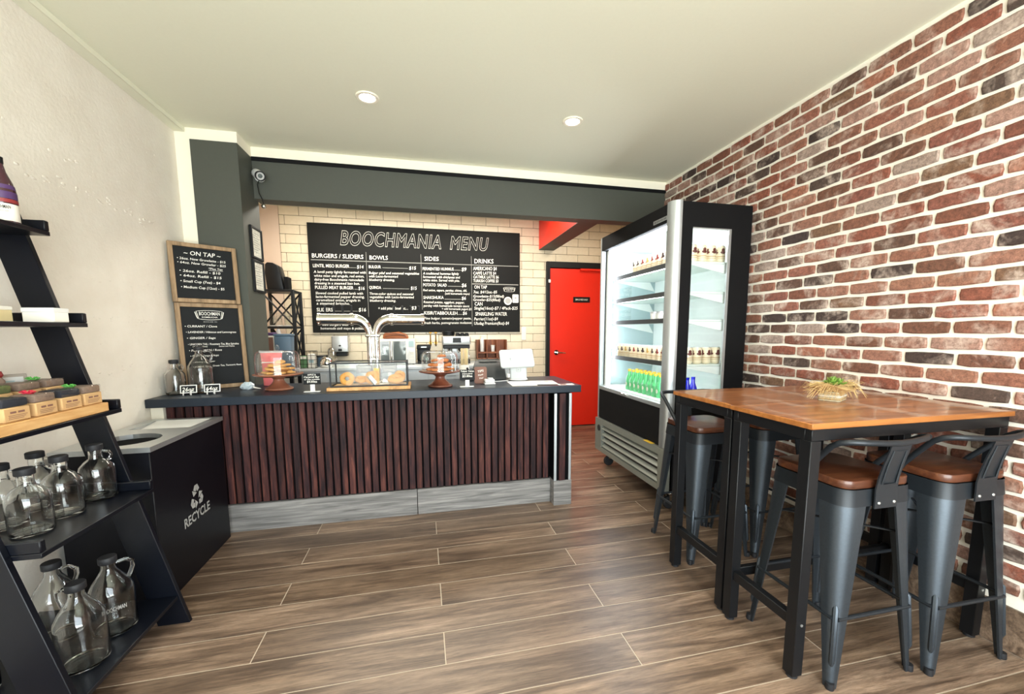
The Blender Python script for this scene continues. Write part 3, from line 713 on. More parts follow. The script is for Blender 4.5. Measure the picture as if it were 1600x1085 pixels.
# chasing-arrow emblem: three folded arrows
em = MB()
V3 = [Vector((0.064*math.cos(a), 0.068*math.sin(a))) for a in (PI/2, PI/2+2*PI/3, PI/2+4*PI/3)]
def band(pts, w):
    P = [Vector(p) for p in pts]; L = []; R = []
    for i, p in enumerate(P):
        d = (P[min(i+1, len(P)-1)]-P[max(i-1, 0)]).normalized(); nn = Vector((-d.y, d.x)); L.append(p+nn*w); R.append(p-nn*w)
    em.add([(0.1785, q.x, 0.396+q.y) for q in L+R], [(i, i+1, len(P)+i+1, len(P)+i) for i in range(len(P)-1)])
for k in range(3):
    a, b, c = V3[k], V3[k-1], V3[(k+1) % 3]
    s0, s1 = a+(b-a)*0.34, a+(b-a)*0.10; e0, e1 = a+(c-a)*0.10, a+(c-a)*0.30
    band([s0, s1, e0, e1], 0.0125)
    tip = a+(c-a)*0.56; d = (c-a).normalized(); nn = Vector((-d.y, d.x)); h0 = a+(c-a)*0.33
    em.add([(0.1785, q.x, 0.396+q.y) for q in (h0+nn*0.025, h0-nn*0.025, tip)], [(0, 1, 2)])
em.build('recycling_symbol', M['grey_ink'], t, smooth=False)

# ================================================================ COUNTER
t = thing('service_counter', 'long counter with dark vertical wooden slats and grey tiled base', 'counter', (-0.24, 2.83, 0))
CT = t
MB().box((-1.50, 2.838, 0), (0.8995, 3.33, 0.826)).build('carcass', M['gap'], t, world=True)
MB().box((-1.577, 2.80, 0), (-1.512, 3.33, 0.826)).build('end_panel', M['white_paint'], t, world=True, bevel=0.002)
sr = random.Random(5); x = -1.508; i = 0
sl_mesh = [MB().box((-0.018, -d, 0), (0.018, 0, 0.640)).mesh('slat', M['slat'], bevel=0.002, smooth=False) for d in (0.014, 0.018, 0.021)]
while x < 0.885:
    w = sr.choice((0.0355, 0.0365, 0.038))
    o = link('slat', sl_mesh[(i % 2)+(sr.random() < 0.3)], t, (x+w/2-t.location.x, 2.836-t.location.y, 0.186)); o.scale = (w/0.036, 1, 1)
    x += w+0.0115; i += 1
for a, b in ((-1.51, -0.0665), (-0.0625, 0.899)): MB().box((a, 2.814, 0), (b, 2.836, 0.180)).build('base_tile', M['toe'], t, world=True, bevel=0.0015)
MB().box((0.9005, 2.735, 0), (1.036, 3.30, 0.186)).build('post_tile', M['toe'], t, world=True, bevel=0.0015)
MB().box((0.9015, 2.745, 0.1865), (1.035, 3.30, 0.826)).build('post', M['gap'], t, world=True)
for a in (0.9015, 1.012):
    s = MB().box((a, 2.737, 0.1865), (a+0.019, 2.7445, 0.826)).build('trim_strip', M['alu'], t, world=True, bevel=0.001)
    for z in (0.23, 0.79): MB().cyl((a+0.0095, 2.7372, z), (a+0.0095, 2.7355, z), 0.003, n=8).build('screw', M['steel'], s, world=True)
MB().box((0.940, 2.732, 0.1865), (0.985, 2.7445, 0.826)).build('slat', M['slat'], t, world=True, bevel=0.002)
ctp = MB().prism([(-1.577, 2.757), (1.11, 2.757), (1.11, 3.385), (-1.20, 3.385), (-1.20, 3.331), (-1.577, 3.331)], 0.829, 0.88).build('worktop', M['counter_top'], t, bevel=0.003, world=True)
st = MB().box((0.955, 2.79, 0.8802), (1.075, 2.855, 0.8808)).build('sticker', M['paper'], t, world=True)
MB().box((0.97, 2.80, 0.8808), (1.02, 2.845, 0.8812)).build('print', M['emblem'], st, world=True)
MB().box((1.1102, 2.765, 0.852), (1.112, 2.785, 0.878)).build('edge_sticker', M['paper'], t, world=True)

# chalkboards leaning in the corner by the pillar
def framed_board(name, label, loc, rz, tilt, w, h, fw=0.026):
    t = thing(name, label, 'chalkboard', loc, rz); t.rotation_euler = (tilt, 0, rz)
    f = [MB().box((-w/2, -0.02, 0), (-w/2+fw, 0, h)), MB().box((w/2-fw, -0.02, 0), (w/2, 0, h)), MB().box((-w/2+fw, -0.02, h-fw), (w/2-fw, 0, h)), MB().box((-w/2+fw, -0.02, 0), (w/2-fw, 0, fw))]
    for m in f: m.build('frame_rail', M['frame_wood'], t, bevel=0.002)
    b = MB().box((-w/2+fw, -0.010, fw), (w/2-fw, -0.003, h-fw)).build('slate', M['chalkboard'], t)
    return t, b
RZ = math.radians(35)
lo, lob = framed_board('chalkboard', 'tall framed chalkboard of tap flavours standing on the counter', (-1.388, 3.192, 0.882), RZ, math.radians(-3.5), 0.375, 0.578)
up, upb = framed_board('chalkboard', 'framed chalkboard headed ON TAP resting above the flavour list', (-1.405, 3.200, 1.4615), RZ, math.radians(-3.0), 0.372, 0.385)
def chalk(b, s, x, z, w, h): text(s, b, M['white_ink'], w, h, (x, -0.0112, z), shear=0.12)
chalk(upb, '~ ON TAP ~', -0.105, 0.308, 0.20, 0.026)
for s, z, w in (('\u2022 26oz. New Growlette - $15', 0.276, 0.262), ('\u2022 64oz. New Growler - $25', 0.250, 0.262)): chalk(upb, s, -0.142, z, w, 0.0145)
chalk(upb, '*Plus Tax', 0.02, 0.225, 0.08, 0.012)
for s, z, w in (('\u2022 26oz. Refill - $10', 0.196, 0.22), ('\u2022 64oz. Refill - $15', 0.166, 0.225), ('\u2022 Small Cup (7oz) - $4', 0.130, 0.215), ('\u2022 Medium Cup (12oz) - $5', 0.092, 0.235)): chalk(upb, s, -0.136, z, w, 0.0155)
MB().box((0.02, -0.0113, 0.219), (0.10, -0.0108, 0.2205)).build('underline', M['white_ink'], upb)
# shop emblem on the lower board: arched plate with the name
def shop_emblem(b, cx, cz, w, y, ink, dark, nm=True):
    h = w*0.36; o = MB()
    n = 10; top = [(cx-w/2+w*i/n, cz+h/2+0.10*h*math.sin(PI*i/n)) for i in range(n+1)]; bot = [(cx+w*0.42-w*0.84*i/n, cz-h/2-0.10*h*math.sin(PI*i/n)) for i in range(n+1)]
    ring = [(p[0], y, p[1]) for p in top+bot]
    o.tube(ring, w*0.012, 5, closed=True)
    for s in (-1, 1): o.tube([(cx+s*w*0.55, y, cz+h*0.40), (cx+s*w*0.50, y, cz-h*0.15), (cx+s*w*0.46, y, cz-h*0.45)], w*0.018, 5)
    o.build('emblem', ink, b)
    if nm: text('BOOCHMAN', b, ink, w*0.80, h*0.42, (cx, y, cz-h*0.02), align='C'); text('KOMBUCHA', b, ink, w*0.60, h*0.18, (cx, y, cz-h*0.36), align='C')
shop_emblem(lob, -0.005, 0.500, 0.145, -0.0112, M['white_ink'], None)
text('MARKHAM, ON', lob, M['grey_ink'], 0.075, 0.006, (-0.005, -0.0112, 0.452), align='C')
for s, x, z, w, h in (('\u2022 CURRANT / Clove', -0.145, 0.418, 0.175, 0.0135), ('\u2022 LAVENDER / Hibiscus and Lemongrass', -0.142, 0.380, 0.28, 0.0125), ('\u2022 GINGER / Sage', -0.140, 0.340, 0.155, 0.0135), ('\u2022 UNICORN TAIL / Rosemary Tea, Blue Spirulina', -0.138, 0.299, 0.285, 0.0125), ('(Caffeine Free)', -0.115, 0.285, 0.08, 0.008),
        ('Lemon and Thyme', 0.03, 0.285, 0.09, 0.008), ('\u2022 PERSIMMON / Rose', -0.136, 0.258, 0.18, 0.0125), ('\u2022 Citra / Mango, Hops', -0.132, 0.222, 0.155, 0.0125), ('\u2022 Honey Ginger', -0.13, 0.184, 0.13, 0.009), ('\u2022 JASMINE TEA / Green Tea, Turmeric Root', -0.128, 0.152, 0.28, 0.011)): chalk(lob, s, x, z, w, h)

# jugs with their price easels
def stand_jug(x, y, rz, src, kids, label, grp):
    return copy_tree(src, (x, y, 0.8812), rz, label, grp, kids)
stand_jug(-1.513, 2.952, 0.3, js, js_k, 'short glass jug with black cap standing on the counter end', 'display jugs on the counter')
stand_jug(-1.395, 3.005, 0.5, jb, jb_k, 'tall glass jug standing before the flavour chalkboard', 'display jugs on the counter')
def easel(x, y, s, label):
    t = thing('price_easel', label, 'sign', (x, y, 0.8812), math.radians(14), 'mini price easels before the jugs')
    X = tr(0, 0, 0.012) @ rot('X', math.radians(-14))
    MB().box((-0.042, -0.004, 0), (0.042, 0.0, 0.005), X).box((-0.042, -0.004, 0.045), (0.042, 0, 0.050), X).box((-0.042, -0.004, 0.005), (-0.037, 0, 0.045), X).box((0.037, -0.004, 0.005), (0.042, 0, 0.045), X).build('frame', M['white'], t)
    b = MB().box((-0.037, -0.003, 0.005), (0.037, -0.001, 0.045), X).build('slate', M['chalkboard'], t)
    text(s, b, M['white_ink'], 0.060, 0.024, (-0.030, -0.0075, 0.024), (1, 0, 0), (0, 0.24, 0.97), shear=0.15)
    for q in (-0.026, 0.012): MB().tube([(q, -0.008, 0), (q, -0.007, 0.014), (q, 0.004, 0.03)], 0.0038, 6).build('foot', M['white'], t)
    MB().tube([(0, 0.03, 0), (0, 0.012, 0.05)], 0.003, 6).build('back_leg', M['white'], t)
easel(-1.418, 2.895, '26oz', 'mini easel sign reading 26oz before the short jug')
easel(-1.298, 2.915, '64oz', 'mini easel sign reading 64oz before the tall jug')

# cake stands under glass domes
def cake_stand(label, x, y, m, pr, dome_r, dome_h, knob, zp):
    t = thing('cake_stand', label, 'cake stand', (x, y, 0.8812), 0)
    MB().lathe([(0, 0), (0.082, 0), (0.086, 0.006), (0.083, 0.013), (0.070, 0.017), (0.060, 0.028), (0.044, 0.042), (0.034, 0.058), (0.032, 0.070), (0.040, 0.080), (0.060, zp-0.022), (0, zp-0.020)], 36).build('pedestal', m, t)
    MB().lathe([(0, zp-0.018), (pr-0.05, zp-0.018), (pr-0.006, zp-0.008), (pr, zp-0.003), (pr-0.002, zp), (pr-0.012, zp+0.001), (0, zp)], 44).build('plate', m, t)
    d = MB(); r = dome_r; h = dome_h
    prof = [(r, zp+0.0015), (r, zp+h*0.62)]+[(r*(0.80+0.20*math.cos(a)), zp+h*0.62+h*0.36*math.sin(a)) for a in [PI/2*i/6 for i in range(1, 7)]]+[(r*0.5, zp+h*0.995), (0, zp+h)]
    db = d.lathe(prof, 40).build('glass_dome', M['dome'], t)
    MB().lathe([(r-0.004, zp+0.002), (r+0.003, zp+0.002), (r+0.003, zp+0.007), (r-0.004, zp+0.007), (r-0.004, zp+0.002)], 40).build('dome_rim', M['glass'], db)
    if knob: MB().ball((0, 0, zp+h+0.018), (0.017, 0.017, 0.019), 16, 10).lathe([(0.010, zp+h-0.002), (0.007, zp+h+0.004)], 12).build('knob', M['glass'], db)
    return t
cake_stand('rosy wooden cake stand with knobbed glass dome over pale biscuits', -0.953, 3.035, M['copper_wood'], 0.152, 0.132, 0.155, True, 0.108)
cake_stand('dark walnut cake stand with flat-topped glass dome over orange cookies', 0.115, 2.93, M['walnut'], 0.147, 0.126, 0.140, False, 0.112)
def cookie_heap(cx, cy, z0, m, rad, th, pts, label, grp, name):
    rc = random.Random(len(pts)*7+int(cx*10)); ms = []
    for k in range(5):
        b = MB(); n = 14; vs = []
        jit = [1+rc.uniform(-0.17, 0.13) for _ in range(n)]
        rows = [(0.55, -0.5), (0.95, -0.42), (1.0, 0.0), (0.86, 0.38), (0.45, 0.55)]
        for rr_, zz in rows: vs += [(rad*rr_*jit[i]*math.cos(2*PI*i/n), rad*rr_*jit[i]*math.sin(2*PI*i/n), th*zz+rc.uniform(-0.1, 0.1)*th) for i in range(n)]
        fs = [(q*n+i, q*n+(i+1) % n, (q+1)*n+(i+1) % n, (q+1)*n+i) for q in range(4) for i in range(n)]+[tuple(range(n-1, -1, -1)), tuple(range(4*n, 5*n))]
        ms.append(b.add(vs, fs).mesh(name, m))
    for (x, y, z, tx, ty) in pts:
        o = link(name, rc.choice(ms), None, (cx+x, cy+y, z0+z)); o.rotation_euler = (tx, ty, rc.uniform(0, 6)); tag(o, label, name.split('_')[-1], grp)
rc = random.Random(2)
def heap(rad, th, z0):
    pts = [(0, 0, th*0.65+0.0006, 0, 0)]; J_ = rad*1.14
    for n, R_, lv in ((6, 2*J_*1.005, 0), (5, J_/math.sin(PI/5), 1), (3, J_/math.sin(PI/3), 2), (1, 0.006, 3)):
        for k in range(n):
            A = 2*PI*k/n+0.4*lv; tl = 0.05 if lv == 0 else 0.24
            pts.append((R_*math.cos(A)+0.004*lv, R_*math.sin(A), th*0.65+0.0006+lv*th*1.85, rc.uniform(-tl, tl), rc.uniform(-tl, tl)))
    return pts
cookie_heap(-0.953, 3.035, 0.9896, M['biscuit'], 0.0325, 0.0125, heap(0.0325, 0.0125, 0), 'pale biscuit heaped under the knobbed dome on the rosy stand', 'pale biscuits on the rosy stand', 'pale_biscuit')
cookie_heap(0.115, 2.93, 0.9936, M['cookie'], 0.0305, 0.0165, heap(0.0305, 0.0165, 0), 'orange cookie heaped under the flat-topped dome on the walnut stand', 'orange cookies on the walnut stand', 'orange_cookie')

# price signs on white T stands
def tsign(x, y, lines, label):
    t = thing('price_sign', label, 'sign', (x, y, 0.8812), 0, 'price signs on white stands')
    MB().box((-0.052, -0.014, 0), (0.045, 0.014, 0.006)).box((-0.014, -0.004, 0.006), (0.014, 0.004, 0.062)).build('stand', M['white'], t, bevel=0.0015)
    b = MB().box((-0.052, -0.008, 0.050), (0.052, -0.005, 0.122)).build('card', M['chalkboard'], t, bevel=0.001)
    for s, z, w, h in lines: text(s, b, M['white_ink'], w, h, (0, -0.0088, z), align='C', shear=0.1)
tsign(-0.70, 2.85, (('APPLE &', 0.108, 0.05, 0.010), ('Caramel Bar', 0.093, 0.092, 0.011), ('w/ Oat crumble', 0.079, 0.092, 0.009), ('$4.00ea', 0.062, 0.06, 0.013)), 'chalk price sign beside the rosy cake stand')
tsign(0.298, 2.85, (('Tahini Tahin', 0.106, 0.092, 0.011), ('(Chocolate)', 0.090, 0.070, 0.009), ('$3.00ea', 0.070, 0.070, 0.015)), 'chalk price sign beside the walnut cake stand')

# pastry case
t = thing('pastry_case', 'glass pastry case with grey metal frame on a pale wood base', 'display case', (-0.352, 2.955, 0.8812))
MB().box((-0.264, -0.118, 0), (0.264, 0.118, 0.023)).build('base_board', M['tray_wood'], t, bevel=0.002)
fm = MB(); a, b, z0, z1, s = 0.246, 0.102, 0.0235, 0.185, 0.0085
for x in (-a, a-s):
    for y in (-b, b-s): fm.box((x, y, z0), (x+s, y+s, z1))
for z in (z0, z1-s):
    for y in (-b, b-s): fm.box((-a+s, y, z), (a-s, y+s, z+s))
    for x in (-a, a-s): fm.box((x, -b+s, z), (x+s, b-s, z+s))
fm.build('frame', plain('dark_case_metal', '#26292c', 0.5, 0.2, spec=0.25), t, smooth=False)
for p0, p1 in (((-a+s, -b+0.002, z0+s), (a-s, -b+0.004, z1-s)), ((-a+s, b-0.004, z0+s), (a-s, b-0.002, z1-s)), ((-a+0.002, -b+s, z0+s), (-a+0.004, b-s, z1-s)), ((a-0.004, -b+s, z0+s), (a-0.002, b-s, z1-s)), ((-a+s, -b+s, z1-0.004), (a-s, b-s, z1-0.002))):
    MB().box(p0, p1).build('pane', M['pane'], t)
MB().box((-a+s, -b+s, z0), (a-s, b-s, z0+0.001)).build('liner', M['kraft'], t)
def bagel(x, y, z, R, r, rx, rz, label, k):
    m = MB(); rg = random.Random(k); vs = []; n, q = 22, 10
    for i in range(n):
        A = 2*PI*i/n; w = 1+0.10*math.sin(5*A+k)+rg.uniform(-0.05, 0.05)
        for j in range(q):
            B = 2*PI*j/q; vs.append(((R+r*w*math.cos(B))*math.cos(A), (R+r*w*math.cos(B))*math.sin(A), r*w*0.9*math.sin(B)))
    fs = [(i*q+j, ((i+1) % n)*q+j, ((i+1) % n)*q+(j+1) % q, i*q+(j+1) % q) for i in range(n) for j in range(q)]
    o = m.add(vs, fs).build('bagel', M['bagel']); o.location = (x, y, z); o.rotation_euler = (rx, 0, rz); tag(o, label, 'bagel', 'bagels in the pastry case'); return o
bagel(-0.498, 2.905, 0.955, 0.030, 0.017, math.radians(70), 0.15, 'knotted golden bagel leaning at the case end near the rosy stand', 1)
bagel(-0.345, 2.935, 0.957, 0.028, 0.019, math.radians(62), -0.2, 'golden bagel behind the tilted tag in the case middle', 2)
bagel(-0.185, 2.918, 0.944, 0.036, 0.020, math.radians(18), 0.1, 'flat wide bagel at the case end near the walnut stand', 3)
bagel(-0.42, 2.975, 0.940, 0.026, 0.016, math.radians(20), 0.3, 'bagel lying behind the knotted one at the case back', 4)
bagel(-0.165, 3.015, 0.952, 0.026, 0.015, math.radians(75), 0.2, 'bagel leaning at the case back behind the flat one', 5)
for x, l1, l2, lab in ((-0.405, 'Plain Bagel', '$ 4.00', 'grey price tag inside the case, nearer the rosy stand'), (-0.235, 'Sesame Bagel', '$ 4.00ea', 'grey price tag inside the case, nearer the walnut stand')):
    t = thing('case_tag', lab, 'sign', (x, 3.035, 0.9064), 0, 'price tags inside the pastry case')
    b = MB().box((-0.052, 0, 0.072), (0.052, 0.002, 0.128)).build('card', plain('grey_card', '#86868a', 0.6, var=0.05), t)
    MB().box((-0.010, 0.0021, 0), (0.010, 0.005, 0.09)).box((-0.02, -0.012, 0), (0.02, 0.010, 0.004)).build('stand', M['white'], t)
    text(l1, b, M['white_ink'], 0.085, 0.012, (0, -0.001, 0.108), align='C'); text(l2, b, M['white_ink'], 0.07, 0.016, (0, -0.001, 0.082), align='C')
t = thing('pastry_note', 'yellow card standing behind the middle bagel in the case', 'sign', (-0.322, 3.022, 0.9064))
MB().box((-0.018, 0, 0), (0.018, 0.002, 0.105)).build('card', M['yellow'], t)
MB().box((-0.014, -0.0006, 0.03), (0.014, 0, 0.09)).build('print', M['biscuit'], t)
t = thing('tilted_tag', 'narrow black and white tag leaning in front of the middle bagel', 'sign', (-0.318, 2.876, 0.9115)); t.rotation_euler = (0, math.radians(-38), 0.1)
MB().box((-0.008, 0, 0), (0.0, 0.003, 0.080)).build('dark_side', M['black'], t)
MB().box((0.0002, 0, 0.004), (0.022, 0.003, 0.070)).build('white_side', M['paper'], t)
t = thing('napkin', 'crumpled white napkin between the bagels', 'napkin', (-0.268, 2.975, 0.9064))
nm = MB(); nr = random.Random(8); vs = []; 
for i in range(6):
    for j in range(6): vs.append((-0.03+0.012*i, -0.025+0.010*j, 0.012+nr.uniform(-0.010, 0.028)*(1 if 0 < i < 5 and 0 < j < 5 else 0.3)))
top = nm.add(vs, [(i*6+j, (i+1)*6+j, (i+1)*6+j+1, i*6+j+1) for i in range(5) for j in range(5)]).build('fold', M['paper'], t)
MB().box((-0.03, -0.025, 0.0), (0.03, 0.025, 0.006)).build('base_fold', M['paper'], t)

# draught tower: two chrome arms on a twin column
t = thing('draught_tower', 'chrome T-shaped draught tower with two long arms above the pastry case', 'beer tower', (-0.362, 3.26, 0.8812))
zc, R = 0.478, 0.039
cl = MB()
for s in (-1, 1):
    bend = [(0.023+0.100*(1-math.cos(A)), 0.358+0.120*math.sin(A)) for A in [PI/2*i/9 for i in range(10)]]
    MB().tube([(s*0.023, 0, 0.0), (s*0.023, 0, 0.25)]+[(s*x, 0, z) for x, z in bend], [0.023, 0.023]+[0.023+(R-0.023)*(i/9)**0.8 for i in range(10)], 24).build('column_bend', M['chrome'], t, ang=60)
    MB().cyl((s*0.122, 0, zc), (s*0.372, 0, zc), R, n=30).build('arm', M['chrome'], t)
    for x in (0.142, 0.366):
        MB().cyl((s*(x-0.010), 0, zc), (s*(x+0.010), 0, zc), R+0.006, n=30).build('collar', M['chrome'], t)
        for A in (0.7, 2.4, 3.9, 5.5): MB().ball((s*x, (R+0.006)*math.cos(A), zc+(R+0.006)*math.sin(A)), 0.007, 8, 6).build('bolt', M['chrome'], t)
    MB().ball((s*0.372, 0, zc), (0.012, R, R), 20, 10).build('end_cap', M['chrome'], t)
    for k in range(4):
        x = s*(0.155+0.062*k)
        tp = MB().cyl((x, 0.034, zc-0.005), (x, 0.10, zc-0.010), 0.011).cyl((x, 0.09, zc-0.010), (x, 0.094, zc-0.036), 0.008, 0.006).build('tap', M['chrome'], t)
        MB().cyl((x, 0.09, zc+0.0), (x, 0.070, zc+0.105), 0.007, 0.009, n=10).build('tap_handle', M['black'], tp)
MB().box((-0.054, -0.032, 0.345), (0.054, 0.032, 0.370)).build('clamp', M['chrome'], t, bevel=0.01, seg=3)
MB().lathe([(0, 0), (0.10, 0), (0.105, 0.008), (0.085, 0.016), (0, 0.016)], 30).build('flange', M['chrome'], t)

# pink bag, tips card, reader, register, papers, cable
t = thing('pink_pouch', 'pink foil pouch with pleated top standing behind the rosy stand', 'pouch', (-1.075, 3.30, 0.8812), 0.05)
vs = []; n = 13
for k, (z, d, wd) in enumerate(((0, 0.035, 0.060), (0.06, 0.04, 0.062), (0.15, 0.03, 0.064), (0.22, 0.012, 0.070), (0.235, 0.004, 0.074), (0.25, 0.004, 0.074))):
    vs += [(wd*math.cos(2*PI*i/n), d*math.sin(2*PI*i/n), z) for i in range(n)]
MB().add(vs, [(q*n+i, q*n+(i+1) % n, (q+1)*n+(i+1) % n, (q+1)*n+i) for q in range(5) for i in range(n)]+[tuple(range(n-1, -1, -1)), tuple(range(5*n, 6*n))]).build('body', M['pink'], t)
MB().box((-0.077, -0.006, 0.236), (0.077, 0.006, 0.251)).build('seal', M['white'], t, bevel=0.001)
MB().box((-0.055, -0.0375, 0.165), (0.055, -0.034, 0.172)).build('print_line', M['paper'], t)
t = thing('tips_card', 'brown upright card reading TIPS beside the white card reader', 'sign', (0.415, 3.02, 0.8812), math.radians(-6))
c = MB().prism([(x, z) for x, z in rrect(-0.046, 0.046, 0, 0.124, 0.012)], -0.004, 0.004, rot('X', PI/2)).build('card', M['brown_card'], t)
text('TIPS', c, M['white_ink'], 0.045, 0.016, (0, -0.0052, 0.085), align='C', slope=0.2)
text('Thank', c, M['white_ink'], 0.04, 0.010, (0, -0.0052, 0.060), align='C', slope=0.2, shear=0.2); text('You!', c, M['white_ink'], 0.03, 0.010, (0.005, -0.0052, 0.036), align='C', slope=0.2, shear=0.2)
MB().box((-0.03, 0.0045, 0), (0.03, 0.03, 0.010)).build('foot', M['brown_card'], t)
t = thing('card_reader', 'small white square card reader on the counter beside the TIPS card', 'card reader', (0.472, 2.965, 0.8812), 0.03)
MB().box((-0.040, -0.034, 0), (0.040, 0.034, 0.012)).build('dock', M['white'], t, bevel=0.004, seg=2)
MB().box((-0.036, -0.032, 0.0125), (0.036, 0.032, 0.038)).build('body', M['white'], t, bevel=0.008, seg=3)
MB().box((-0.012, 0.0, 0.0382), (0.03, 0.032, 0.0452)).build('cable_plug', M['alu'], t, bevel=0.003)
RW = plain('register_white', '#b8bdbd', 0.6, var=0.02, spec=0.2)
t = thing('register_stand', 'white tablet register stand seen from behind with square emblem', 'register', (0.742, 3.19, 0.8812), math.radians(-4))
MB().lathe([(0, 0), (0.076, 0), (0.079, 0.005), (0.07, 0.010), (0, 0.010)], 36).build('base_disc', M['white'], t)
MB().prism(rrect(-0.067, 0.067, -0.03, 0.03, 0.012), 0.0, 0.165, tr(0, -0.005, 0.008) @ rot('X', math.radians(-6))).build('neck', RW, t)
X = tr(-0.010, 0.0, 0.165) @ rot('Y', math.radians(-2)) @ rot('X', math.radians(-38))
MB().prism([(x, z) for x, z in rrect(-0.135, 0.135, -0.080, 0.090, 0.018)], -0.008, 0.008, X @ rot('X', PI/2)).build('tablet', RW, t)
q = MB(); o = [(x, -0.038, z+0.083) for x, z in rrect(-0.0165, 0.0165, -0.0165, 0.0165, 0.006, 3)]
q.tube([(x, -0.0285+0.1*(z-0.083), z) for x, y, z in o], 0.0016, 5, closed=True); q.ball((0, -0.0285, 0.083), 0.004, 8, 6); q.build('emblem', M['grey_ink'], t)
MB().box((-0.090, -0.02, 0.018), (-0.066, 0.02, 0.05)).build('side_port', M['white'], t, bevel=0.004)
t = thing('menu_sheet', 'white printed menu sheet lying on the counter before the register', 'paper', (0.715, 2.940, 0.8812), math.radians(-3))
c = MB().box((-0.095, -0.132, 0), (0.088, 0.132, 0.0014)).build('sheet', M['paper'], t)
ln = MB()
for k in range(9): ln.box((-0.075, 0.10-0.024*k, 0.0014), (0.06-0.03*(k % 2), 0.104-0.024*k, 0.0018))
ln.build('print_line', M['grey_ink'], c)
t = thing('brochure', 'second paper sheet with coloured photos overlapping the menu sheet', 'paper', (0.892, 2.945, 0.8828), math.radians(-5))
c = MB().box((-0.10, -0.105, 0), (0.080, 0.105, 0.0014)).build('sheet', M['paper'], t)
MB().box((-0.08, 0.02, 0.0014), (-0.02, 0.055, 0.0018)).build('photo', M['tray_wood'], c); MB().box((0.0, 0.03, 0.0014), (0.04, 0.06, 0.0018)).build('photo', M['yellow'], c); MB().box((0.05, 0.03, 0.0014), (0.07, 0.055, 0.0018)).build('photo', M['emblem'], c)
t = tag(MB().tube([(0.50, 2.998, 0.900), (0.515, 3.06, 0.8850), (0.545, 3.09, 0.8835), (0.575, 3.10, 0.8835), (0.60, 3.11, 0.884), (0.63, 3.12, 0.8835), (0.652, 3.15, 0.884)], 0.003, 6).build('charging_cable', M['white']), 'white charging cable running from the card reader to the register', 'cable')
t = thing('receipt_printer', 'dark grey boxy receipt printer between the TIPS card and the register', 'printer', (0.525, 3.285, 0.8812), 0)
MB().add([(-0.15, -0.07, 0), (0.13, -0.07, 0), (0.13, 0.09, 0), (-0.15, 0.09, 0), (-0.145, -0.02, 0.085), (0.125, -0.02, 0.085), (0.125, 0.08, 0.15), (-0.105, 0.08, 0.15)], [(0, 3, 2, 1), (4, 5, 6, 7), (0, 1, 5, 4), (1, 2, 6, 5), (2, 3, 7, 6), (3, 0, 4, 7)]).build('body', M['printer'], t, bevel=0.008, seg=2)
MB().box((-0.08, 0.062, 0.150), (0.08, 0.07, 0.156)).build('paper_slot', M['black'], t)

# ================================================================ KITCHEN SIDE
t = thing('back_counter', 'pale steel back counter along the tiled wall', 'counter', (-0.2, 4.75, 0))
MB().box((-1.45, 4.46, 0.08), (1.05, 5.09, 0.868)).build('cabinet', M['steel_front'], t, world=True)
MB().box((-1.46, 4.43, 0.870), (1.07, 5.095, 0.90)).build('worktop', M['steel_front'], t, world=True, bevel=0.003)
for k in range(5): 
    d = MB().box((-1.43+0.495*k, 4.445, 0.12), (-1.43+0.495*k+0.475, 4.458, 0.84)).build('door', M['steel_front'], t, world=True, bevel=0.003)
    MB().box((-1.43+0.495*k+0.19, 4.43, 0.79), (-1.43+0.495*k+0.29, 4.444, 0.805)).build('handle', M['steel'], d, world=True)
MB().box((-1.22, 4.76, 0.9005), (-0.70, 4.79, 0.915)).box((-1.22, 5.01, 0.9005), (-0.70, 5.04, 0.915)).box((-1.22, 4.79, 0.9005), (-1.18, 5.01, 0.915)).box((-0.74, 4.79, 0.9005), (-0.70, 5.01, 0.915)).build('sink_rim', M['steel'], t, world=True)
MB().box((-1.18, 4.79, 0.9003), (-0.74, 5.01, 0.903)).build('sink_bowl', M['printer'], t, world=True)

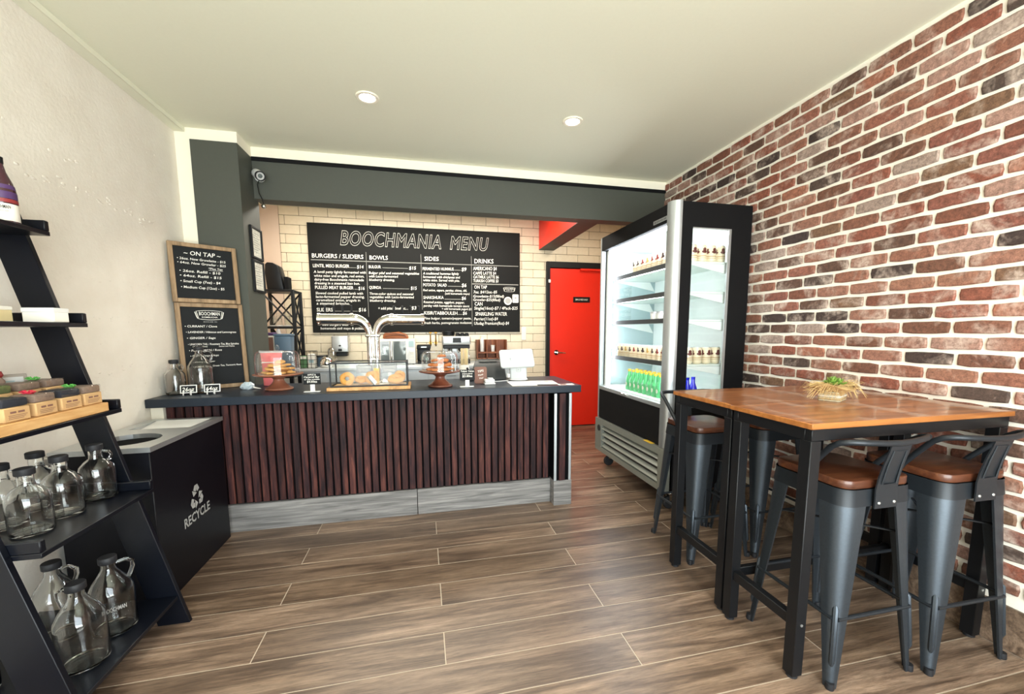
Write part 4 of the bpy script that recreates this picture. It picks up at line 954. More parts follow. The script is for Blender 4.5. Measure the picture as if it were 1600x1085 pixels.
# menu board
t = thing('menu_board', 'large black menu board with white lettering on the tiled wall', 'menu board', (0, 5.096, 1.257))
bd = MB().box((-1.21, -0.012, 0), (1.208, 0.0095, 1.212)).build('board', M['menu'], t, bevel=0.002)
MT = [
('BURGERS / SLIDERS',-1.175,2.091,0.543,0.044,0.004),('BOWLS',-0.565,2.090,0.201,0.044,0.004),('SIDES',0.049,2.099,0.167,0.045,0.002),('DRINKS',0.641,2.088,0.234,0.051,0.004),
('LENTIL MISO BURGER',-1.170,1.986,0.383,0.035,0.004),('$14',-0.707,1.986,0.072,0.035,0.001),
('A lentil patty lightly fermented with',-1.166,1.923,0.554,0.027,0.006),('white miso and arugula, red onion,',-1.164,1.880,0.531,0.027,0.006),('dairy-free Boochmania remoulade',-1.163,1.839,0.525,0.027,0.005),('dressing in a steamed bao bun.',-1.163,1.798,0.479,0.027,0.005),
('PULLED MEAT BURGER',-1.161,1.747,0.406,0.035,0.002),('$16',-0.702,1.745,0.068,0.036,0.001),
('Slowed cooked pulled lamb with',-1.160,1.688,0.507,0.027,0.004),('lacto-fermented pepper dressing,',-1.159,1.648,0.519,0.027,0.005),('caramelized onion, arugula in',-1.158,1.610,0.470,0.027,0.003),('a steamed brioche.',-1.155,1.573,0.352,0.027,0.002),
('SLIDERS',-1.157,1.496,0.170,0.039,0.001),('$16',-0.710,1.499,0.082,0.040,0.001),('homemade aioli mayo & pickles',-1.128,1.293,0.466,0.026,-0.001),('mini burgers with',-1.108,1.335,0.277,0.026,0.000),('$3',-0.702,1.331,0.044,0.027,0),
('BULGUR',-0.578,1.993,0.133,0.032,0.002),('$15',-0.129,1.990,0.079,0.036,0.001),('Bulgur pilaf and seasonal vegetables',-0.580,1.928,0.564,0.026,0.006),('with Lacto-fermented',-0.580,1.889,0.323,0.026,0.005),('blueberry dressing.',-0.580,1.850,0.283,0.026,0.003),
('QUINOA',-0.582,1.759,0.130,0.033,0.001),('$15',-0.117,1.758,0.068,0.037,0),('Three-color quinoa and seasonal',-0.582,1.692,0.493,0.026,0.003),('vegetables with Lacto-fermented',-0.582,1.654,0.498,0.026,0.004),('blueberry dressing.',-0.582,1.613,0.290,0.026,0.002),('+ add pita/labneh at....',-0.493,1.523,0.337,0.030,0.003),('$3',-0.118,1.526,0.058,0.037,0.001),
('FERMENTED HUMMUS',0.026,1.988,0.365,0.033,0.006),('$9',0.484,1.990,0.059,0.041,0.002),('A traditional hummus lightly',0.028,1.938,0.424,0.027,0.006),('fermented with chickpeas and',0.028,1.898,0.435,0.027,0.004),('white miso. Served with pita.',0.029,1.860,0.430,0.027,0.003),
('POTATO  SALAD',0.027,1.801,0.276,0.034,0.002),('$6',0.482,1.802,0.058,0.041,0.001),('Red onion, capers, parsley, chives, dill,',0.026,1.744,0.517,0.025,0.003),('(add homemade mayo)',0.282,1.709,0.295,0.024,0.001),
('SHAKSHUKA',0.025,1.653,0.239,0.034,0.003),('$6',0.479,1.649,0.053,0.038,0.001),('Roasted potato, eggplant, pepper,',0.027,1.604,0.487,0.027,-0.001),('parsley with homemade tomato sauce',0.025,1.561,0.546,0.027,0),('+ add homemade yogurt $2',0.240,1.527,0.357,0.024,-0.002),
('KISIR/TABBOULEH',0.030,1.469,0.394,0.038,-0.001),('$6',0.490,1.469,0.051,0.038,0),('Fine bulgur, tomato/pepper paste,',0.030,1.411,0.562,0.027,0.002),('fresh herbs, pomegranate molasses',0.028,1.356,0.566,0.027,0.004),
('AMERICANO $4',0.625,2.006,0.290,0.041,0.005),('CAFF\u00c8 LATTE $4',0.626,1.953,0.281,0.034,0.006),('OATMILK LATTE $6',0.626,1.908,0.314,0.034,0.006),('TURKISH COFFEE $3',0.625,1.862,0.310,0.034,0.005),
('ON TAP',0.636,1.786,0.156,0.038,0.001),('7oz. $4/12oz.-$5',0.626,1.729,0.291,0.031,0.005),('Growlette-$15(filled)',0.622,1.679,0.381,0.031,0.004),('Growler-$25(filled)',0.622,1.637,0.334,0.031,0.001),
('CAN',0.638,1.581,0.096,0.042,0.001),('Single(16oz)-$7 / 4Pack-$25',0.631,1.532,0.547,0.035,0.005),('SPARKLING WATER',0.644,1.459,0.398,0.042,0.002),('Perrier(11oz)-$4',0.629,1.401,0.296,0.035,0.003),('Uludag Premium(8oz)-$4',0.628,1.348,0.438,0.035,0.002)]
for s, x, z, w, h, sl in MT: text(s, bd, M['white_ink'], w, h, (x, -0.0135, z-1.257), shear=0.0 if s.isupper() else 0.12, slope=sl/w)
text('BOOCHMANIA', bd, M['white_ink'], 1.12, 0.150, (-0.872, -0.0145, 2.243-1.257), outline=0.012, shear=0.22)
text('MENU', bd, M['white_ink'], 0.47, 0.145, (0.350, -0.0145, 2.243-1.257), outline=0.012, shear=0.22)
ln = MB(); wl_ = MB()
for i, (x0, z0, x1, z1) in enumerate(((-1.188,2.065,1.188,2.070),(-0.602,2.172,-0.602,1.439),(0.010,2.171,0.014,1.527),(0.604,2.169,0.602,1.331),(0.610,1.838,1.187,1.846),(-0.781,1.993,-0.714,1.992),(-0.429,2.001,-0.140,2.003),(0.396,2.001,0.477,1.998),(-0.745,1.752,-0.708,1.750),(-0.432,1.767,-0.136,1.766),(0.315,1.809,0.474,1.807),(0.274,1.656,0.471,1.652),(0.429,1.473,0.485,1.472),(-0.977,1.502,-0.721,1.501))):
    if abs(x1-x0) > abs(z1-z0): ln.box((x0, -0.0132, min(z0, z1)-1.257-0.0022), (x1, -0.0121, max(z0, z1)-1.257+0.0022))
    else: ln.box((x0-0.0025, -0.0132, z1-1.257), (x0+0.0025, -0.0121, z0-1.257))
ln.build('rule_line', M['chalk_line'], bd)
shop_emblem(bd, 1.072, 1.783-1.257, 0.135, -0.0135, M['white_ink'], None)
MB().lathe([(0, 0), (0.050, 0), (0.050, 0.0015), (0, 0.0015)], 26, tr(1.054, -0.0122, 1.643-1.257) @ rot('X', PI/2)).build('round_sticker', M['white_ink'], bd)
MB().lathe([(0, 0.0016), (0.036, 0.0016), (0.036, 0.002), (0, 0.002)], 26, tr(1.054, -0.0122, 1.643-1.257) @ rot('X', PI/2)).build('sticker_print', M['grey_ink'], bd)
MB().prism(rrect(1.112, 1.190, 0.352+0.012, 0.352+0.115, 0.01), 0.0122, 0.0137, rot('X', PI/2)).build('square_sticker', M['white_ink'], bd)
MB().box((1.132, -0.0142, 0.385), (1.170, -0.0138, 0.395)).box((1.139, -0.0142, 0.41), (1.163, -0.0138, 0.435)).build('sticker_print', M['grey_ink'], bd)

# paper towel dispenser on the wall
t = thing('towel_dispenser', 'brushed steel paper towel dispenser on the tiled wall', 'dispenser', (-0.91, 5.10, 1.035))
MB().box((-0.088, -0.14, 0.0), (0.088, 0.0, 0.185)).build('housing', M['steel'], t, bevel=0.012, seg=3)
MB().box((-0.020, -0.1425, 0.012), (0.020, -0.139, 0.04)).build('slot', M['black'], t, bevel=0.002)
MB().ball((0.0, -0.140, 0.075), (0.014, 0.004, 0.009), 14, 8).build('window', M['black'], t)
MB().box((-0.05, -0.12, -0.045), (0.07, -0.02, -0.002)).build('drip_tray', M['black'], t, bevel=0.006)
t = thing('kitchen_tap', 'chrome gooseneck tap rising behind the steel kettle', 'tap', (-1.02, 4.90, 0.9035))
MB().tube([(0, 0, 0), (0, 0, 0.14)]+[(0.03-0.03*math.cos(a), -0.05*(1-math.cos(a))*0.5, 0.14+0.045*math.sin(a)) for a in [PI*i/8 for i in range(1, 9)]]+[(0.06, -0.05, 0.10)], 0.009, 10).build('spout', M['chrome'], t)
MB().lathe([(0, 0), (0.025, 0), (0.022, 0.02), (0, 0.022)], 18).build('base', M['chrome'], t)
t = thing('steel_kettle', 'round shiny steel kettle beside the sink', 'kettle', (-0.965, 4.55, 0.9006))
MB().lathe([(0, 0), (0.055, 0), (0.068, 0.02), (0.070, 0.05), (0.055, 0.09), (0.032, 0.11), (0, 0.115)], 26).build('body', M['chrome'], t)
MB().ball((0, 0, 0.12), 0.010, 10, 8).build('lid_knob', M['black'], t)
MB().tube([(0.06, -0.01, 0.05), (0.085, -0.02, 0.075), (0.098, -0.022, 0.09)], [0.012, 0.009, 0.006], 8).build('spout', M['chrome'], t)
t = thing('blue_canister', 'grey-blue canister between wire basket and kettle', 'canister', (-1.042, 4.68, 0.9006))
MB().lathe([(0, 0), (0.048, 0), (0.05, 0.004), (0.05, 0.105), (0, 0.105)], 24).build('body', M['blue_box'], t); MB().lathe([(0.051, 0.100), (0.052, 0.118), (0, 0.120)], 24).build('lid', M['printer'], t)

# wire basket with packets
t = thing('wire_basket', 'black wire grid basket standing on the counter behind the rosy stand', 'basket', (-0.955, 3.60, 0.865))
t.location = (-1.13, 4.50, 0.9032)
wb_ = MB(); w, d, hh = 0.075, 0.05, 0.17
for z in (0.0, 0.042, 0.085, 0.128, hh): wb_.tube([(-w, -d, z), (w, -d, z), (w, d, z), (-w, d, z)], 0.0022, 5, closed=True)
for k in range(5):
    x = -w+2*w*k/4; wb_.tube([(x, -d, hh), (x, -d, 0), (x, d, 0), (x, d, hh)], 0.0022, 5)
for s in (-1, 1): wb_.tube([(s*w, 0, hh), (s*w, 0, 0)], 0.0022, 5)
wb_.build('wire_grid', M['black'], t)
t = thing('paper_packet', 'white packet standing inside the wire basket', 'packet', (-1.10, 4.503, 0.9062)); MB().box((-0.03, -0.03, 0), (0.035, 0.03, 0.14)).build('body', M['paper'], t, bevel=0.004); MB().box((-0.02, -0.0312, 0.05), (0.025, -0.0302, 0.08)).build('print', M['teal_print'], t)
t = thing('green_packet', 'green packet leaning inside the wire basket', 'packet', (-1.1665, 4.503, 0.9062)); MB().box((-0.03, -0.03, 0), (0.026, 0.03, 0.12)).build('body', M['green_pack'], t, bevel=0.006); MB().box((-0.03, -0.031, 0.09), (0.026, -0.0302, 0.115)).build('print', M['paper'], t)

# black rack with its load
t = thing('metal_rack', 'black cross-braced metal rack beside the pillar', 'rack', (-1.40, 4.70, 0.9005))
r_ = 0.015
for x in (-0.145, 0.145):
    for y in (-0.13, 0.13): MB().box((x-r_, y-r_, 0), (x+r_, y+r_, 0.785)).build('post', M['black'], t, bevel=0.002)
for z in (0.02, 0.40, 0.765): MB().box((-0.15, -0.14, z), (0.15, 0.14, z+0.022)).build('shelf_board', M['black'], t, bevel=0.002)
for z0, z1 in ((0.045, 0.395), (0.425, 0.76)):
    for y in (-0.13, 0.13):
        br_ = MB(); br_.tube([(-0.14, y, z0), (0.14, y, z1)], 0.009, 6).tube([(0.14, y, z0), (-0.14, y, z1)], 0.009, 6); br_.build('cross_brace', M['black'], t)
    br_ = MB().tube([(0.145, -0.12, z0), (0.145, 0.12, z1)], 0.009, 6).tube([(0.145, 0.12, z0), (0.145, -0.12, z1)], 0.009, 6).build('cross_brace', M['black'], t)
t = thing('black_dispenser', 'black curved cup dispenser on top of the metal rack', 'dispenser', (-1.42, 4.68, 1.689))
vs = []; prof = [(-0.075, 0), (-0.085, 0.16), (-0.080, 0.245), (-0.060, 0.265), (-0.01, 0.262), (0.035, 0.235), (0.055, 0.15), (0.075, 0.0)]
MB().prism(prof, -0.08, 0.08, rot('X', PI/2)).build('body', M['black'], t, bevel=0.008, seg=2)
MB().box((0.078, -0.06, 0), (0.115, 0.06, 0.13)).build('tray', M['black_matte'], t, bevel=0.003)
def cup(z): return [(0.022, z), (0.031, z+0.085), (0.033, z+0.088)]
for k, (x, y, lab) in enumerate(((-1.47, 4.62, 'stack of upturned clear cups nearest the pillar on the rack'), (-1.404, 4.60, 'stack of upturned clear cups in the middle of the rack'), (-1.331, 4.61, 'stack of upturned clear cups at the open end of the rack'))):
    t = thing('cup_stack', lab, 'cups', (x, y, 1.3235), 0, 'clear cup stacks on the metal rack')
    for q in range(4): MB().lathe([(0.032, 0), (0.031, 0.004), (0.022, 0.086), (0, 0.087)], 16, tr(0, 0, q*0.022)).build('cup', M['glass'], t)
    MB().lathe([(0.0335, 0.0), (0.034, 0.008), (0.0325, 0.010)], 16).build('rim', M['white'], t)
t = thing('glove_bag', 'grey plastic bag hanging below the cups on the rack', 'bag', (-1.395, 4.522, 1.11))
MB().lathe([(0, 0), (0.030, 0.004), (0.034, 0.06), (0.028, 0.13), (0.018, 0.17), (0.012, 0.185), (0, 0.187)], 14).build('body', plain('grey_film', '#a9abae', 0.3, var=0.25, scale=25, bump=0.5), t)
MB().tube([(0, 0, 0.18), (0, 0.004, 0.205), (0, 0.034, 0.212)], 0.004, 6).build('tie', M['black'], t)
t = thing('coffee_bag', 'tall white and brown coffee bag with purple top against the pillar', 'bag', (-1.125, 3.92, 0.9005))
t.location = (-1.312, 4.05, 0.9005)
MB().box((-0.052, -0.04, 0), (0.038, 0.04, 0.335)).build('body', M['paper'], t, bevel=0.006)
MB().box((-0.054, -0.042, 0.335), (0.040, 0.042, 0.362)).build('fold', M['purple'], t, bevel=0.006); MB().box((-0.020, -0.0412, 0.12), (0.030, -0.0402, 0.32)).build('print', M['brown_card'], t); MB().box((-0.020, -0.0425, 0.12), (0.030, -0.0415, 0.19)).build('print_band', M['emblem'], t)
t = thing('prep_table', 'dark prep table behind the pillar carrying bag and bin', 'table', (-1.27, 4.02, 0))
MB().box((-0.14, -0.14, 0.868), (0.17, 0.14, 0.899)).build('tabletop', M['black'], t, bevel=0.002)
for x in (-0.12, 0.15):
    for y in (-0.12, 0.12): MB().box((x-0.015, y-0.015, 0), (x+0.015, y+0.015, 0.867)).build('leg', M['black'], t)
t = thing('blue_bin', 'slate blue plastic container standing behind the pink pouch', 'container', (-1.195, 4.02, 0.9005))
MB().add([(-0.055, -0.05, 0), (0.055, -0.05, 0), (0.055, 0.05, 0), (-0.055, 0.05, 0), (-0.066, -0.06, 0.33), (0.066, -0.06, 0.33), (0.066, 0.06, 0.33), (-0.066, 0.06, 0.33)], [(0, 3, 2, 1), (4, 5, 6, 7), (0, 1, 5, 4), (1, 2, 6, 5), (2, 3, 7, 6), (3, 0, 4, 7)]).build('body', M['blue_box'], t, bevel=0.006, seg=2)
MB().box((-0.070, -0.064, 0.3305), (0.070, 0.064, 0.35)).build('lid', M['blue_box'], t, bevel=0.004)

# white oven, bag on top
t = thing('countertop_oven', 'white countertop oven with glass doors behind the draught tower', 'oven', (-0.275, 4.88, 0.9005))
MB().box((-0.195, -0.16, 0.008), (0.195, 0.16, 0.285)).build('body', M['white'], t, bevel=0.008, seg=2)
d = MB().box((-0.188, -0.172, 0.02), (0.105, -0.1605, 0.275)).build('door', M['white'], t, bevel=0.003)
MB().box((-0.175, -0.1745, 0.035), (-0.085, -0.1722, 0.26)).build('pane', M['smoked'], d); MB().box((-0.04, -0.1745, 0.035), (0.092, -0.1722, 0.26)).build('pane', M['smoked'], d)
MB().cyl((-0.062, -0.195, 0.03), (-0.062, -0.195, 0.262), 0.011).cyl((-0.062, -0.195, 0.05), (-0.062, -0.172, 0.05), 0.006).cyl((-0.062, -0.195, 0.24), (-0.062, -0.172, 0.24), 0.006).build('handle', M['chrome'], d)
MB().box((0.125, -0.1635, 0.20), (0.180, -0.1605, 0.262)).build('display', M['teal_print'], t)
MB().cyl((0.152, -0.1605, 0.155), (0.152, -0.176, 0.155), 0.020, n=20).build('knob', M['white'], t)
for z in (0.06, 0.09, 0.12): MB().box((0.130, -0.163, z), (0.175, -0.1605, z+0.012)).build('button', M['paper'], t)
for x in (-0.17, 0.17):
    for y in (-0.13, 0.13): MB().cyl((x, y, 0), (x, y, 0.008), 0.012, n=10).build('foot', M['black'], t)
t = thing('leather_pouch', 'brown glossy pouch lying on top of the white oven', 'bag', (-0.28, 4.86, 1.186))
MB().add([(-0.15, -0.10, 0), (0.13, -0.10, 0), (0.13, 0.10, 0), (-0.15, 0.10, 0), (-0.14, -0.085, 0.062), (0.02, -0.085, 0.075), (0.115, -0.08, 0.045), (0.115, 0.08, 0.045), (0.02, 0.085, 0.08), (-0.14, 0.085, 0.066)], [(0, 3, 2, 1), (0, 1, 6, 5, 4), (1, 2, 7, 6), (2, 3, 9, 8, 7), (3, 0, 4, 9), (4, 5, 8, 9), (5, 6, 7, 8)]).build('body', M['brown_bag'], t, bevel=0.018, seg=3)
MB().tube([(-0.13, -0.088, 0.07), (-0.02, -0.095, 0.06), (0.10, -0.088, 0.04)], 0.004, 6).tube([(-0.12, -0.10, 0.03), (0.0, -0.104, 0.045), (0.11, -0.10, 0.02)], 0.004, 6).build('strap', plain('dark_leather', '#4a230e', 0.5), t)

t = thing('coffee_grinder', 'black coffee machine between oven and espresso machine', 'coffee maker', (0.012, 4.86, 0.9005))
MB().box((-0.075, -0.09, 0), (0.075, 0.11, 0.03)).box((-0.075, 0.02, 0.03), (0.075, 0.11, 0.20)).build('body', M['black'], t, bevel=0.006, seg=2)
MB().box((-0.078, -0.10, 0.165), (0.078, 0.112, 0.215)).build('head', M['black'], t, bevel=0.012, seg=2)
MB().lathe([(0, 0.035), (0.045, 0.035), (0.052, 0.07), (0.046, 0.11), (0, 0.112)], 20, tr(0, -0.035, 0)).build('carafe', M['smoked'], t)
MB().box((-0.03, -0.1025, 0.185), (0.03, -0.1, 0.197)).build('badge', M['steel'], t)
for x, lab in ((0.095, 'brass wall tap nearer the white oven'), (0.158, 'brass wall tap nearer the espresso machine')):
    t = thing('brass_tap', lab, 'tap', (x, 5.05, 1.10), 0, 'slim brass taps against the tiles')
    MB().tube([(0, 0.045, 0.03), (0, 0.0, 0.03)], 0.008, 8).tube([(0, 0, 0), (0, 0, 0.13)], [0.010, 0.006], 8).build('body', M['brass'], t)
    MB().cyl((-0.018, 0, 0.152), (0.018, 0, 0.152), 0.006).cyl((0, 0, 0.13), (0, 0, 0.15), 0.005).build('lever', M['brass'], t)
    MB().cyl((0, 0, 0), (0, 0, -0.012), 0.006, n=8).build('nozzle', M['black'], t)
    MB().cyl((0, 0.044, 0.03), (0, 0.0495, 0.03), 0.018, n=14).build('wall_plate', M['brass'], t)

t = thing('espresso_machine', 'steel espresso machine with dark screen on the back counter', 'espresso machine', (0.378, 4.86, 0.9005))
MB().box((-0.15, -0.02, 0.0), (0.15, 0.17, 0.30)).build('body', M['steel'], t, bevel=0.008, seg=2)
MB().box((-0.16, -0.17, 0.215), (0.16, -0.0205, 0.312)).build('head', M['steel'], t, bevel=0.015, seg=3)
MB().box((-0.045, -0.1735, 0.24), (0.05, -0.1695, 0.295)).build('screen', M['black'], t, bevel=0.002)
MB().cyl((-0.10, -0.170, 0.268), (-0.10, -0.178, 0.268), 0.020, n=18).build('gauge', M['white'], t)
MB().box((-0.15, -0.155, 0.17), (0.15, -0.03, 0.2145)).build('group_block', M['black'], t, bevel=0.006)
for x in (-0.075, 0.045):
    g_ = MB().lathe([(0.03, 0.135), (0.032, 0.169), (0, 0.169)], 18, tr(x, -0.09, 0)).lathe([(0, 0.125), (0.026, 0.125), (0.03, 0.135)], 18, tr(x, -0.09, 0)).build('group_head', M['chrome'], t)
    MB().tube([(x, -0.11, 0.145), (x+0.01, -0.19, 0.140)], [0.009, 0.012], 8).build('grip', M['black'], g_)
MB().box((-0.15, -0.17, 0.0), (0.15, -0.0205, 0.05)).build('drip_tray', M['black'], t, bevel=0.004)
for s in (-1, 1): MB().tube([(s*0.135, -0.14, 0.17), (s*0.14, -0.16, 0.09), (s*0.13, -0.165, 0.075)], 0.005, 6).build('steam_wand', M['chrome'], t)
MB().lathe([(0.065, 0), (0.075, 0.05), (0.07, 0.055), (0, 0.055)], 18, tr(-0.08, 0.0, 0.315)).build('hopper', M['black'], t)
for i, (x, y) in enumerate(((0.02, -0.06), (0.075, -0.05), (0.125, -0.07), (0.05, 0.04), (0.11, 0.03))):
    c = thing('black_cup', 'small black cup upside down on the espresso machine', 'cup', (0.378+x, 4.86+y, 1.2135 if y < -0.02 else 1.2015), PI/2+0.1*i, 'black cups on the espresso machine')
    MB().lathe([(0.026, 0), (0.025, 0.012), (0.017, 0.036), (0, 0.037)], 16).build('bowl', M['black'], c); MB().tube([(0.024, 0, 0.010), (0.038, 0, 0.014), (0.034, 0, 0.028), (0.020, 0, 0.028)], 0.003, 6).build('handle', M['black'], c)

# wooden cubby shelf on the wall
t = thing('cubby_shelf', 'small wooden cubby shelf on the tiles above the printer', 'shelf', (0.83, 5.10, 0.93))
cu = MB(); w, d, hh = 0.188, 0.12, 0.235
cu.box((-w, -0.012, 0), (w, 0, hh)).build('back_panel', M['cubby'], t)
for x in (-w, -0.068, 0.056, w-0.014): MB().box((x, -d, 0), (x+0.014, -0.0125, hh)).build('divider', M['cubby'], t, bevel=0.001)
MB().box((-w+0.0145, -d-0.006, 0.068), (w-0.0145, -0.0125, 0.088)).build('shelf_board', M['cubby'], t); MB().box((-w+0.0145, -d, 0), (w-0.0145, -0.0125, 0.012)).build('shelf_board', M['cubby'], t)
t = thing('pump_bottle', 'tall white pump bottle standing in the cubby shelf', 'bottle', (0.715, 5.03, 1.0185))
MB().lathe([(0, 0), (0.024, 0), (0.025, 0.004), (0.025, 0.150), (0.012, 0.165), (0.010, 0.175), (0, 0.175)], 20).build('body', M['white'], t); MB().cyl((0, 0, 0.175), (0, 0, 0.192), 0.004).cyl((-0.02, 0, 0.193), (0.03, 0, 0.193), 0.004).build('pump', M['paper'], t)
t = thing('white_cup', 'white cup in the middle compartment of the cubby shelf', 'cup', (0.848, 5.03, 1.0185))
MB().lathe([(0, 0), (0.021, 0), (0.027, 0.075), (0.024, 0.075), (0.019, 0.005), (0, 0.005)], 20).build('body', M['white'], t); MB().lathe([(0.0275, 0.070), (0.0285, 0.078), (0.0255, 0.078)], 20).build('rim', M['paper'], t)
# jar of stir sticks
t = thing('stick_jar', 'clear glass jar of wooden stir sticks behind the walnut stand', 'jar', (0.322, 3.31, 0.8812))
MB().lathe([(0, 0.003), (0.036, 0.0), (0.040, 0.006), (0.040, 0.165), (0.043, 0.17)], 26).build('body', M['glass'], t)
MB().lathe([(0.0402, 0.05), (0.0402, 0.12)], 26).build('label', M['paper'], t)
rs = random.Random(4); stm = MB().box((-0.003, -0.0012, 0), (0.003, 0.0012, 0.245)).mesh('stir_stick', plain('birch', '#dcc79a', 0.7), smooth=False)
for i in range(18):
    a = 2*PI*i/18; q = rs.uniform(0.3, 1.0)
    o = link('stir_stick', stm, None, (0.322+0.026*math.cos(a), 3.31+0.026*math.sin(a), 0.887)); o.rotation_euler = (-0.03*q*math.sin(a), 0.03*q*math.cos(a), a); tag(o, 'thin wooden stir stick standing in the glass jar', 'stir stick', 'stir sticks in the glass jar')
t = thing('pastry_tongs', 'black handled tongs lying beside the stick jar', 'tongs', (0.352, 3.185, 0.8812))
MB().tube([(-0.01, 0, 0.012), (0.0, 0, 0.06), (-0.02, 0, 0.105)], 0.008, 8).build('handle', M['black'], t)
MB().lathe([(0, 0), (0.028, 0), (0.026, 0.012), (0, 0.014)], 16).build('base', M['black'], t)

t = thing('wall_switch', 'white double switch plate on the tiles beside the menu board', 'switch', (1.262, 5.106, 1.155))
MB().box((-0.030, -0.008, 0), (0.030, 0, 0.165)).build('plate', M['white'], t, bevel=0.003)
for z in (0.028, 0.092): MB().box((-0.013, -0.0115, z), (0.013, -0.0085, z+0.045)).build('rocker', M['paper'], t, bevel=0.001)
t = thing('plastic_wrap', 'crumpled clear plastic wrap on the counter between chalkboard and rosy stand', 'wrap', (-1.165, 3.10, 0.8812), 0.4)
wr_ = random.Random(9); vs = []; n = 12
for k, (R_, z) in enumerate(((0.030, 0.0), (0.042, 0.012), (0.036, 0.030), (0.018, 0.044))):
    vs += [(R_*wr_.uniform(0.75, 1.2)*math.cos(2*PI*i/n), R_*wr_.uniform(0.6, 1.0)*math.sin(2*PI*i/n), z+(wr_.uniform(-0.006, 0.008) if k else 0)) for i in range(n)]
MB().add(vs, [(q*n+i, q*n+(i+1) % n, (q+1)*n+(i+1) % n, (q+1)*n+i) for q in range(3) for i in range(n)]+[tuple(range(n-1, -1, -1)), tuple(range(3*n, 4*n))]).build('film', plain('pale_film', '#b9c6cc', 0.2, var=0.3, scale=60, coat=0.4), t, smooth=False)
MB().tube([(0.03, -0.02, 0.012), (0.055, -0.035, 0.006), (0.07, -0.045, 0.004)], [0.006, 0.004, 0.002], 6).build('twist', M['paper'], t)

# ================================================================ DRINKS FRIDGE
FX0, FX1, FY0, FY1, FZ0, FZ1 = 1.62, 2.205, 2.455, 3.585, 0.145, 2.105
t = thing('drinks_fridge', 'tall black and steel open display fridge stocked with cans beside the brick wall', 'fridge', (1.91, 3.02, 0))
FR = t
bk = lambda name, a, b, m, par=None, **k: MB().box(a, b).build(name, M[m], par or FR, world=True, **k)
bk('back_panel', (2.165, FY0+0.03, FZ0), (FX1, FY1-0.03, FZ1), 'black')
bk('inner_back', (2.155, FY0+0.03, 0.74), (2.1645, FY1-0.03, 2.0), 'fridge_in')
bk('top_panel', (FX0+0.02, FY0+0.005, 2.035), (FX1, FY1-0.005, FZ1), 'black')
bk('inner_top', (1.70, FY0+0.03, 1.99), (2.155, FY1-0.03, 2.034), 'fridge_in')
bk('floor_tray', (1.655, FY0+0.03, 0.735), (2.155, FY1-0.03, 0.765), 'fridge_in')
bk('base', (FX0+0.01, FY0+0.005, FZ0), (2.165, FY1-0.005, 0.734), 'black')
# side with a tall window facing the viewer, and the same far side
MB().box((1.70, FY1-0.034, 0.766), (2.1545, FY1-0.0305, 1.989)).build('far_liner', plain('pale_blue_liner', '#a5babd', 0.3, var=0.04), FR, world=True)
for y0, y1 in ((FY0, FY0+0.03), (FY1-0.03, FY1)):
    sp = MB(); wz0, wz1, wx0, wx1 = 0.70, 1.945, 1.752, 2.046
    sp.box((1.655, y0, FZ0), (wx0, y1, FZ1)).box((wx1, y0, FZ0), (FX1, y1, FZ1)).box((wx0, y0, FZ0), (wx1, y1, wz0)).box((wx0, y0, wz1), (wx1, y1, FZ1))
    s = sp.build('side_panel', M['black_matte'], FR, world=True, smooth=False)
    MB().box((wx0, y0+0.008, wz0), (wx1, y0+0.014, wz1)).build('side_glass', M['pane'], s, world=True)
    tm = MB(); yb = y0-0.002 if y0 < 3 else y0
    tm.box((wx1-0.020, yb, wz0), (wx1, y0+0.007, wz1)).box((wx0, yb, wz1-0.008), (wx1-0.02, y0+0.007, wz1)).build('window_trim', M['alu'], s, world=True)
# front: header, corner posts, LED strips, sill, lower panel, grille
bk('header', (1.612, FY0+0.075, 1.985), (1.66, FY1-0.025, FZ1), 'black_matte', bevel=0.004)
lb = bk('badge', (1.6085, 2.525, 2.005), (1.6115, 2.70, 2.030), 'alu')
text('BEVERAGE-AIR', lb, M['black_ink'], 0.145, 0.011, (1.608-1.91, 2.685-3.02, 2.012), (0, -1, 0))
px = arc(1.658, FY0+0.048, 0.052, PI*1.5, PI, 8)
post = [(1.668, FY0-0.004)]+px+[(1.606, FY0+0.074), (1.66, FY0+0.074), (1.668, FY0+0.07)]
MB().prism(post, 0.455, FZ1+0.005).build('corner_post', M['alu'], FR, world=True, ang=50)
bk('corner_post', (1.612, FY1-0.024, 0.455), (1.66, FY1, FZ1), 'alu', bevel=0.004)
for y in (FY1-0.095, FY0+0.098): bk('led_strip', (1.672, y, 0.80), (1.690, y+0.022, 1.975), 'led')
bk('led_strip', (1.664, FY0+0.09, 1.965), (1.690, FY1-0.06, 1.984), 'led')
bk('front_stile', (1.66, FY1-0.07, 0.76), (1.70, FY1-0.032, 1.985), 'fridge_in')
bk('front_stile', (1.66, FY0+0.031, 0.76), (1.70, FY0+0.094, 1.985), 'fridge_in')
bk('sill', (1.610, FY0+0.075, 0.728), (1.668, FY1-0.024, 0.760), 'alu', bevel=0.003)
bk('sill_guard', (1.672, FY0+0.10, 0.766), (1.676, FY1-0.10, 0.86), 'pane')
lk = bk('lock', (1.600, 3.01, 0.742), (1.6095, 3.10, 0.756), 'chrome', bevel=0.002)
MB().cyl((1.606, 3.09, 0.752), (1.594, 3.09, 0.752), 0.012).cyl((1.606, 3.02, 0.752), (1.594, 3.02, 0.752), 0.009).build('lock_barrel', M['chrome'], lk, world=True)
bk('lower_panel', (1.616, FY0+0.075, 0.462), (1.63, FY1-0.024, 0.726), 'black_matte')
gp = bk('grille_panel', (1.598, FY0, FZ0), (1.668, FY1+0.01, 0.185), 'grille')
